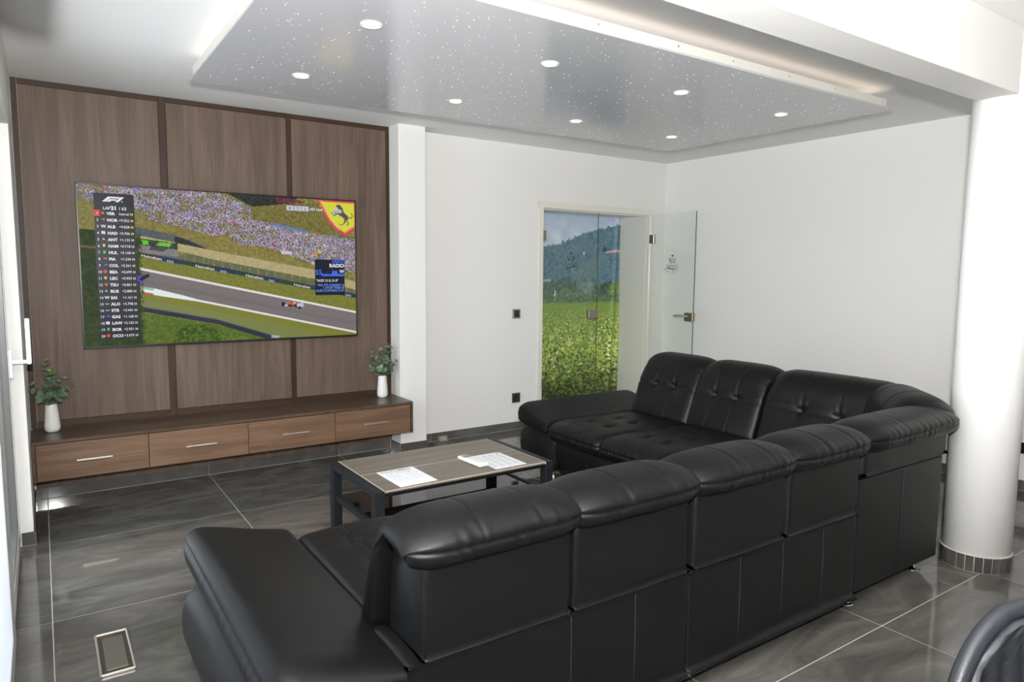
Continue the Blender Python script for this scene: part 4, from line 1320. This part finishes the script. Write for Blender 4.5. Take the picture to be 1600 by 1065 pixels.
def bouquet(base, stems, label, seed):
    rs = random.Random(seed)
    root = empty('eucalyptus_bunch', base, label=label, cat='plant', group='eucalyptus in the white vases')
    bx = Vector(base)
    for tip, nl, rad in stems:
        tip = Vector(tip)
        st = Vector((rs.uniform(-.012, .012), rs.uniform(-.012, .012), -0.10))
        neck = Vector((st.x * 0.6 + tip.x * 0.12, st.y * 0.6 + tip.y * 0.12, 0.0))
        mid = neck.lerp(tip, 0.5) + Vector((-(tip.x) * 0.22, -(tip.y) * .2, 0.03))
        pts = []
        for q in range(13):
            f = q / 12
            if f < 0.25:
                p = st.lerp(neck, f / 0.25)
            else:
                u = (f - 0.25) / 0.75
                p = neck * (1 - u) ** 2 + mid * 2 * u * (1 - u) + tip * u * u
            pts.append(bx + p)
        b = tube(B(), pts, [0.0022 - 0.0012 * q / 12 for q in range(13)], 6)
        so = obj('stem', b, M['stem'], root, True)
        for k in range(nl):
            u = 0.30 + 0.70 * (k + 0.4) / nl
            j = u * 12
            i0 = min(int(j), 11)
            p = pts[i0].lerp(pts[i0 + 1], j - i0) - bx
            d = (pts[i0 + 1] - pts[i0]).normalized()
            for side in (0, 1):
                a = k * 1.57 + side * math.pi + rs.uniform(-.5, .5)
                ref = d.cross(Vector((0.3, 0.2, 1))).normalized()
                out = (Matrix.Rotation(a, 3, d) @ ref)
                out = (out + d * rs.uniform(0.1, 0.6)).normalized()
                size = rad * 1.3 * (1.0 - 0.45 * max(0, (u - 0.75) / 0.25)) * rs.uniform(0.8, 1.15)
                lm = leaf_me[2] if u > 0.93 else leaf_me[rs.choice((0, 0, 1))]
                lo_ = bpy.data.objects.new('leaf', lm)
                zax = (d + out * rs.uniform(-.4, .4)).normalized()
                yax = zax.cross(out).normalized()
                zax = out.cross(yax).normalized()
                mt = Matrix((out, yax, zax)).transposed().to_4x4()
                mt = Matrix.Translation(p) @ mt @ Matrix.Scale(size, 4)
                lo_.matrix_local = mt
                lo_.parent = so
                COL.objects.link(lo_)
    return root
bouquet((VA[0], VA[1], bz1 + 0.165), [((-0.02, -0.03, 0.30), 8, 0.0155), ((0.01, -0.04, 0.235), 7, 0.017), ((-0.145, -0.02, 0.20), 4, 0.015), ((-0.13, -0.04, 0.12), 4, 0.016), ((0.075, -0.03, 0.185), 5, 0.016), ((0.135, -0.02, 0.135), 4, 0.014), ((0.07, -0.06, 0.09), 4, 0.018), ((-0.06, -0.07, 0.075), 4, 0.019), ((0.0, -0.03, 0.15), 5, 0.018)],
        'green eucalyptus sprigs in the vase near the window', 3)
bouquet((VBs[0], VBs[1], bz1 + 0.165), [((-0.11, -0.02, 0.215), 6, 0.017), ((-0.03, -0.03, 0.235), 6, 0.018), ((0.045, -0.02, 0.285), 7, 0.018), ((0.085, 0.0, 0.255), 5, 0.019), ((0.125, -0.03, 0.135), 5, 0.018), ((-0.125, -0.03, 0.09), 4, 0.015), ((0.02, -0.05, 0.16), 6, 0.020), ((0.07, -0.06, 0.075), 4, 0.019), ((-0.04, -0.06, 0.085), 4, 0.018)],
        'green eucalyptus sprigs in the vase beside the white pier', 5)

# ------------------------------------------------------------------ coffee table
tx0, tx1, ty0, ty1, tz = 1.257, 2.312, 2.980, 3.605, 0.450
ct = empty('coffee_table', ((tx0 + tx1) / 2, (ty0 + ty1) / 2, 0), label='low coffee table with anthracite metal frame, wood-look top and dark glass shelf', cat='table')
fw_ = 0.048
for (a, c) in ((tx0, tx0 + fw_), (tx1 - fw_, tx1)):
    obj('side_rail', box(B(), a, c, ty0, ty1, tz - 0.028, tz, 0.002, 1), M['anthracite'], ct)
    for (d, e) in ((ty0, ty0 + 0.055), (ty1 - 0.055, ty1)):
        obj('leg', box(B(), a, c, d, e, 0.0, tz - 0.028, 0.002, 1), M['anthracite'], ct)
    obj('shelf_rail', box(B(), a + 0.012, c - 0.012, ty0 + 0.055, ty1 - 0.055, 0.250, 0.282, 0.001, 1), M['anthracite'], ct)
ymid = 3.285
for (d, e) in ((ty0, ymid - 0.0015), (ymid + 0.0015, ty1)):
    obj('top_plank', box(B(), tx0 + fw_ + 0.004, tx1 - fw_ - 0.004, d + 0.003, e - 0.001, tz - 0.012, tz + 0.001, 0.001, 1), M['ceramic'], ct)
b = B()
box(b, tx0 + fw_, tx0 + fw_ + 0.004, ty0, ty1, tz - 0.004, tz + 0.0012)
box(b, tx1 - fw_ - 0.004, tx1 - fw_, ty0, ty1, tz - 0.012, tz + 0.0012)
box(b, tx0 + fw_, tx1 - fw_, ty0, ty0 + 0.003, tz - 0.003, tz + 0.0012)
box(b, tx0 + fw_, tx1 - fw_, ymid - 0.0015, ymid + 0.0015, tz - 0.010, tz + 0.0011)
obj('pale_edge', b, M['ceramic_edge'], ct)
obj('under_board', box(B(), tx0 + fw_, tx1 - fw_, ty0 + 0.006, ty1 - 0.004, tz - 0.030, tz - 0.013), M['black'], ct)
obj('glass_shelf', box(B(), tx0 + 0.02, tx1 - 0.02, ty0 + 0.05, ty1 - 0.05, 0.268, 0.276, 0.001, 1), M['darkglass'], ct)

# papers and the remote
def sheet(name, corners, label, group, draw):
    P = [Vector((c[0], c[1], tz + 0.0018)) for c in corners]     # top-left, top-right, bottom-right, bottom-left as read
    t = empty(name, ((P[0].x + P[2].x) / 2, (P[0].y + P[2].y) / 2, tz + 0.0013), label=label, cat='paper', group=group)
    bm = B()
    lo_ = [bm.verts.new(p - Vector((0, 0, 0.0006))) for p in P]
    hi_ = [bm.verts.new(p) for p in P]
    bm.faces.new(hi_); bm.faces.new(list(reversed(lo_)))
    for q in range(4):
        bm.faces.new((lo_[q], lo_[(q + 1) % 4], hi_[(q + 1) % 4], hi_[q]))
    bmesh.ops.recalc_face_normals(bm, faces=bm.faces)
    obj('sheet', bm, M['paper'], t)
    def at(u, v):
        p = P[0].lerp(P[1], u).lerp(P[3].lerp(P[2], u), v)
        return p + Vector((0, 0, 0.0004))
    draw(t, at)
    return t
def strokes(bm, at, u0, u1, v, w, gap=0.012, seed=0):
    rs = random.Random(seed)
    u = u0
    while u < u1:
        L = rs.uniform(0.02, 0.06)
        e = min(u + L, u1)
        vs = [bm.verts.new(at(*q)) for q in ((u, v - w), (e, v - w), (e, v + w), (u, v + w))]
        bm.faces.new(vs)
        u = e + gap
def draw1(t, at):
    b = B()
    def f(x, y): return at(0.05 + x, 0.13 - y)
    add_text(b, 'WILLKOMMEN', 0.125, f, 'LEFT', 0.002, 0, 1.02)
    obj('heading', b, M['ink_brown'], t)
    b = B()
    add_text(b, 'in der VIP Lounge', 0.095, lambda x, y: at(0.12 + x, 0.235 - y), 'LEFT', 0.0, 0.3, 1.0)
    for k in range(3): strokes(b, at, 0.10, 0.42, 0.32 + 0.07 * k, 0.006, seed=k)
    for k in range(6): strokes(b, at, 0.56, 0.92, 0.32 + 0.075 * k, 0.004, seed=10 + k)
    obj('print', b, M['ink'], t, kind='stuff')
    b = B()
    vs = [b.verts.new(at(*q)) for q in ((0.1, 0.50), (0.5, 0.50), (0.5, 0.72), (0.1, 0.72))]
    b.faces.new(vs)
    obj('tinted_box', b, M['ink_blue'], t)
def draw2(t, at):
    b = B()
    for r in range(11):
        for c in range(4):
            strokes(b, at, 0.06 + 0.23 * c, 0.06 + 0.23 * c + 0.15, 0.12 + 0.075 * r, 0.008 if r % 3 else 0.012, 0.01, seed=r * 7 + c)
    vs = [b.verts.new(at(*q)) for q in ((0.86, 0.03), (0.95, 0.03), (0.95, 0.08), (0.86, 0.08))]
    b.faces.new(vs)
    obj('print', b, M['ink'], t, kind='stuff')
sheet('paper_sheet', [(1.392, 3.286), (1.600, 3.294), (1.603, 3.004), (1.396, 2.996)], 'white welcome sheet lying alone on the end of the table nearest the television', 'papers on the coffee table', draw1)
sheet('paper_sheet', [(1.958, 3.293), (2.152, 3.292), (2.152, 3.005), (1.950, 3.004)], 'white sheet printed with a dense table of text lying under the remote control', 'papers on the coffee table', draw2)
rc = empty('remote_control', (1.91, 3.18, tz + 0.002), label='white remote control with small grey display, beside the printed sheet', cat='remote control')
rm = Matrix.Translation((1.912, 3.180, tz + 0.0025)) @ Matrix.Rotation(math.radians(4), 4, 'Z')
b = box(B(), -0.031, 0.031, -0.108, 0.108, 0.0, 0.020, 0.008, 3, rm)
bmesh.ops.recalc_face_normals(b, faces=b.faces)
obj('body', b, M['remote'], rc, True)
b = box(B(), -0.020, 0.020, 0.045, 0.090, 0.0195, 0.0208, 0.0005, 1, rm)
obj('display', b, M['lcd'], rc)
b = box(B(), -0.024, 0.024, -0.098, 0.022, 0.0195, 0.0212, 0.0005, 1, rm)
obj('sliding_cover', b, M['remote'], rc)
b = box(B(), -0.012, 0.012, 0.028, 0.036, 0.0195, 0.0215, 0.001, 1, rm)
obj('button', b, M['vase'], rc)

# ------------------------------------------------------------------ corner sofa
YB, XB = 1.575, 4.055                                # back planes of the two wings
sofa = empty('corner_sofa', (2.9, 2.2, 0), label='large black leather corner sofa with tufted cushions and padded headrests', cat='sofa')
mapA = lambda w, u, z: (w, YB + u, z)
mapB = lambda w, u, z: (XB - u, w, z)
q2 = math.sqrt(0.5)
DO = (3.680, 1.575)
mapD = lambda w, u, z: (DO[0] + q2 * w - q2 * u, DO[1] + q2 * w + q2 * u, z)
LE = M['leather']

BACK = [(0.030, .730, .02, .06), (-.015, .726, .035, .09), (-.050, .746, .062, .12), (-.066, .786, .078, .13), (-.050, .834, .070, .14), (.005, .870, .062, .145), (.080, .882, .062, .145),
        (.160, .863, .060, .14), (.222, .808, .050, .11), (.254, .742, .03, .07), (.284, .672, .025, .05), (.320, .560, .025, .05), (.352, .470, .028, .05), (.358, .440, .022, .05),
        (.336, .428, .01, .04), (.275, .440, .008, .04), (.240, .560, .01, .04), (.205, .680, .012, .05), (.170, .755, .012, .06), (.105, .772, .012, .06)]
# the near wing's headrests are folded lower
LOW = [(0.030, .722, .02, .06), (-.015, .718, .030, .09), (-.052, .738, .060, .12), (-.068, .776, .078, .13), (-.052, .812, .066, .14), (.005, .836, .050, .145), (.080, .841, .050, .145),
       (.160, .826, .048, .14), (.222, .784, .042, .11), (.256, .728, .03, .07), (.286, .664, .025, .05), (.320, .560, .025, .05), (.352, .470, .028, .05), (.358, .440, .022, .05),
       (.336, .428, .01, .04), (.275, .440, .008, .04), (.240, .560, .01, .04), (.205, .665, .012, .05), (.170, .735, .012, .06), (.105, .752, .012, .06)]
def back(w0, w1, mp, ext0=0.012, ext1=0.012, shell=(0.0, 0.22), zbot=0.456, seam_f=(0.36, 0.68), prof=BACK):
    """upholstered shell behind, tufted cushion in front whose head part folds over the top"""
    c = cushion('back_cushion', prof, w0 - ext0, w1 + ext1, mp, LE, sofa, ew=0.07,
                seams=[(seam_f[0], 3.0, 13.2), (seam_f[1], 3.0, 13.2)], creases=[3.0, 10.0],
                tufts=[(seam_f[0], 10.0), (seam_f[1], 10.0)], puff=[(4, 9.6, .010), (10, 13.5, .020)],
                flare=[(0.5, 8.0, 0.026)], pucker=[(2.45, 0.0022, 0.033), (3.6, 0.0019, 0.043)], m_seg=6, cols=110)
    pr = [(shell[0] + .012, zbot), (shell[0], zbot + .02), (shell[0] - .002, .62), (shell[0] + .012, .748), (.15, .748), (shell[1] - .02, .69), (shell[1], zbot + .02), (shell[1] - .01, zbot)]
    s = cushion('backrest_shell', [(a, z, .012) for a, z in pr], w0 + 0.003, w1 - 0.003, mp, LE, sofa, ew=0.014, m_seg=5, cols=40, puff=[(1, 3, .004)])
    for w in (w0 + 0.011, w1 - 0.011):
        b = B()
        pts = []
        for z in np.linspace(zbot + 0.012, 0.728, 10):
            pts.append(mp(w, shell[0] - 0.0005, float(z)))
        tube(b, pts, 0.0022, 6)
        obj('piping', b, LE, s, True)
    return c

A_BACKS = [(0.790, 1.298), (1.306, 1.822), (1.848, 2.372), (2.394, 2.905)]
for i, (a, c) in enumerate(A_BACKS):
    back(a, c, mapA, ext0=0.035 if i == 0 else 0.012, prof=LOW)
back(2.935, 3.700, mapA, 0.006, 0.030, zbot=0.605, seam_f=(0.34, 0.67), prof=LOW)
back(-0.01, 0.54, mapD, 0.0, 0.02, zbot=0.605)
back(1.960, 2.690, mapB, 0.03, 0.004, zbot=0.605, seam_f=(0.35, 0.66))
B_BACKS = [(2.722, 3.248), (3.268, 3.800)]
for a, c in B_BACKS:
    back(a, c, mapB)

# seat cushions
SEAT = [(.27, .400, .02), (.30, .438, .02), (.45, .446, .03), (.62, .447, .03), (.80, .447, .03), (.98, .447, .035), (1.085, .442, .04), (1.140, .418, .04), (1.160, .378, .04), (1.145, .335, .03), (1.090, .312, .02), (.80, .312, .02), (.28, .312, .02)]
def seat(w0, w1, mp, depth=0.0, fs=(0.34, 0.67)):
    P = [(u + (depth if u > .5 else 0), z, r) for u, z, r in SEAT]
    cushion('seat_cushion', P, w0 + .002, w1 - .002, mp, LE, sofa, ew=0.045, seams=[(fs[0], 2.2, 8.4), (fs[1], 2.2, 8.4)], creases=[4.6, 8.0],
            tufts=[(fs[0], 3.3), (fs[1], 3.3), (fs[0], 4.6), (fs[1], 4.6)], puff=[(1.5, 7.5, .022)], pucker=[(8.2, .0025, .03)], m_seg=7, cols=100, tuft_d=0.026)
for a, c in ((0.792, 1.304), (1.304, 1.826), (1.840, 2.380), (2.380, 2.905)):
    seat(a, c, mapA, 0.0)
for a, c in ((2.722, 3.258), (3.258, 3.800)):
    seat(a, c, mapB, 0.015)
# corner seat
cushion('seat_cushion', [(.27, .400, .02), (.30, .436, .02), (.5, .446, .03), (.8, .447, .03), (1.10, .447, .03), (1.140, .42, .03), (1.145, .34, .03), (1.1, .312, .02), (.28, .312, .02)],
        2.908, 3.80, mapA, LE, sofa, ew=0.04, puff=[(1, 5, .02)], m_seg=6, cols=60)

# lower carcass modules
def module(w0, w1, mp, ztop, seams, u1=1.09):
    pr = [(.012, .082), (.0, .10), (-.003, .25), (.0, ztop - .02), (.012, ztop), (.25, ztop), (.30, .325), (u1 - .10, .325), (u1 - .02, .315), (u1 + .012, .27), (u1 + .006, .18), (u1 - .03, .10), (u1 - .06, .082), (.5, .082)]
    m = cushion('base_module', [(a, z, .005) for a, z in pr], w0, w1, mp, LE, sofa, ew=0.006, m_seg=5, cols=50)
    for w in seams:
        b = B()
        pts = [mp(w, 0.001 - 0.0035 * math.sin(math.pi * (z - .08) / (ztop - .08)), z) for z in np.linspace(.095, ztop - 0.006, 12).tolist()]
        tube(b, pts, 0.0018, 6)
        obj('seam_line', b, M['seam'], m, True)
        b = B()
        pts = [mp(w, u1 + .0115 * math.sin(math.pi * min(1, (z - .08) / .22)) - .03 * max(0, (.16 - z) / .08) + .002, z) for z in np.linspace(.10, .30, 10).tolist()]
        tube(b, pts, 0.0018, 6)
        obj('seam_line', b, M['seam'], m, True)
    return m
module(0.752, 1.8315, mapA, .455, (1.302, 1.574))
module(1.8335, 2.9105, mapA, .455, (2.115, 2.378, 2.655))
module(2.725, 3.800, mapB, .455, (3.08, 3.44))
# corner carcass: plan with a cut-off outer corner
plan = [(2.912, 1.578), (3.680, 1.578), (4.052, 1.950), (4.052, 2.722), (2.912, 2.722)]
b = B()
for (z0, z1, pts) in ((.082, .325, [(2.912, 1.79), (3.63, 1.79), (3.80, 1.96), (3.80, 2.722), (2.912, 2.722)]), (.082, .602, [(2.912, 1.578), (3.680, 1.578), (4.052, 1.950), (4.052, 2.722), (3.81, 2.722), (3.81, 1.93), (3.62, 1.80), (2.912, 1.80)])):
    lo_ = [b.verts.new((x, y, z0)) for x, y in pts]
    hi_ = [b.verts.new((x, y, z1)) for x, y in pts]
    n = len(pts)
    b.faces.new(list(reversed(lo_))); b.faces.new(hi_)
    for q in range(n):
        b.faces.new((lo_[q], lo_[(q + 1) % n], hi_[(q + 1) % n], hi_[q]))
bmesh.ops.recalc_face_normals(b, faces=b.faces)
es = [e for e in b.edges if len(e.link_faces) == 2 and e.calc_face_angle(0) > 0.4]
bmesh.ops.bevel(b, geom=es, offset=0.010, segments=3, affect='EDGES', profile=0.5)
cm = obj('base_module', b, LE, sofa)
b = B()
for x in (3.30,):
    tube(b, [(x, 1.5775, .095), (x, 1.5765, .35), (x, 1.5775, .594)], 0.0018, 6)
obj('seam_line', b, M['seam'], cm, True)

# padded arms: bulging side panel below, thick sloping pad above
PAD = [(.000, .440, .02), (.06, .462, .04), (.16, .486, .055), (.265, .514, .06), (.335, .528, .06), (.374, .512, .055), (.394, .470, .05), (.392, .415, .05), (.358, .374, .04), (.24, .352, .03), (.10, .345, .02), (.01, .358, .02), (-.004, .40, .02)]
def arm(sw, w_in, mp, ln):
    """sw = +1 or -1: direction from the seat to the outside along the wing"""
    m2 = lambda u, w, z: mp(w_in + sw * w, u, z)
    a = cushion('armrest', PAD, 0.005, ln, m2, LE, sofa, ew=0.11, creases=[5.75], pucker=[(6.2, .0010, .06)], puff=[(1, 4.5, .010)], m_seg=7, cols=110)
    side = [(.002, .345), (.30, .352), (.372, .338), (.412, .290), (.424, .215), (.412, .140), (.380, .090), (.35, .082), (.002, .082)]
    s = cushion('arm_panel', [(x, z, .02) for x, z in side], 0.012, 1.105, m2, LE, sofa, ew=0.035, m_seg=6, cols=60, seams=[(0.30, 1.5, 6.5)], seam_d=0.003)
    return a
arm(-1, 0.788, mapA, 1.245)
arm(+1, 3.802, mapB, 1.165)
# rear filler behind the near arm pad
# chrome legs
def leg(x, y, parent):
    b = B()
    lathe(b, [(.034, 0), (.034, .004), (.030, .007), (.012, .009), (.012, .088), (.020, .092)], (x, y, 0), 24)
    obj('leg', b, M['chrome'], parent, True)
for (x, y) in ((2.972, 1.640), (1.760, 1.625), (1.90, 2.60), (0.50, 1.68), (0.55, 2.55), (2.985, 3.835), (2.99, 2.78), (3.95, 3.70), (3.95, 2.30), (3.62, 1.66)):
    leg(x, y, sofa)

# ------------------------------------------------------------------ leather chair at the right edge of the picture
ch_l = Vector((1.285, 0.565, 0)); ch_d = Vector((0.815, -0.580, 0)).normalized()
ch_c = ch_l + ch_d * 0.25
ch_f = Vector((-ch_d.y, ch_d.x, 0))                 # pointing away from the camera
chair = empty('dining_chair', tuple(ch_c), label='black leather tub chair with channelled back, cut off by the picture edge', cat='chair')
def chmap(s, r, z):                                  # s across, r = towards the sitter (camera side)
    p = ch_c + ch_d * s - ch_f * r
    return (p.x, p.y, z)
def back_shell(off, inset, name, m, chan):
    n_s, n_z = 61, 30
    V, F = [], []
    Wd, z0, z1, rc_ = 0.25 - inset, 0.46, 0.92 - inset, 0.22
    for i in range(n_z):
        fz = i / (n_z - 1)
        z = z0 + (z1 - z0) * fz
        dz = max(0, z - (z1 - rc_)) / rc_
        half = Wd - rc_ * (1 - math.sqrt(max(0, 1 - dz * dz))) * 0.95
        half = max(half, 0.03)
        for j in range(n_s):
            t = -1 + 2 * j / (n_s - 1)
            s = half * t
            r = 0.55 * s * s * 2.4 + 0.06 * (0.9 - z)
            if chan:
                r += 0.014 * abs(math.cos((s + 0.25) / 0.044 * math.pi + 0.5 * (z - .6))) ** 0.45
            V.append(chmap(s, r + off, z))
    for i in range(n_z - 1):
        for j in range(n_s - 1):
            a = i * n_s + j
            F.append((a, a + 1, a + n_s + 1, a + n_s))
    return V, F, n_s, n_z
Vf, Ff, ns_, nz_ = back_shell(0.018, 0.008, '', None, True)
Vb, Fb, _, _ = back_shell(-0.022, 0.008, '', None, False)
nv = len(Vf)
F = Ff + [tuple(reversed([q + nv for q in f])) for f in Fb]
ring = [j for j in range(ns_)] + [i * ns_ + ns_ - 1 for i in range(1, nz_)] + [(nz_ - 1) * ns_ + j for j in range(ns_ - 2, -1, -1)] + [i * ns_ for i in range(nz_ - 2, 0, -1)]
for a, c in zip(ring, ring[1:] + ring[:1]):
    F.append((a, c, c + nv, a + nv))
raw('backrest', Vf + Vb, F, M['leather2'], chair)
Vr, _, _, _ = back_shell(0.0, 0.0, '', None, False)
rim = [Vr[i * ns_] for i in range(nz_)] + [Vr[(nz_ - 1) * ns_ + j] for j in range(1, ns_)] + [Vr[i * ns_ + ns_ - 1] for i in range(nz_ - 2, -1, -1)]
b = tube(B(), rim, 0.016, 12)
obj('rim_roll', b, M['leather2'], chair, True)
pts = [(0.03, .42, .02), (.03, .47, .02), (.25, .485, .02), (.46, .475, .03), (.48, .44, .02), (.45, .415, .02)]
cushion('seat', pts, -0.235, 0.235, lambda w, u, z: (ch_c.x + ch_d.x * w - ch_f.x * u, ch_c.y + ch_d.y * w - ch_f.y * u, z), M['leather2'], chair, ew=.05, cols=40)
for s in (-0.20, 0.20):
    for r in (0.06, 0.43):
        b = tube(B(), [chmap(s * 0.95, r, .425), chmap(s * 1.05, r + (.02 if r > .2 else -.02), 0.0)], [.016, .011], 12)
        obj('leg', b, M['black'], chair, True)
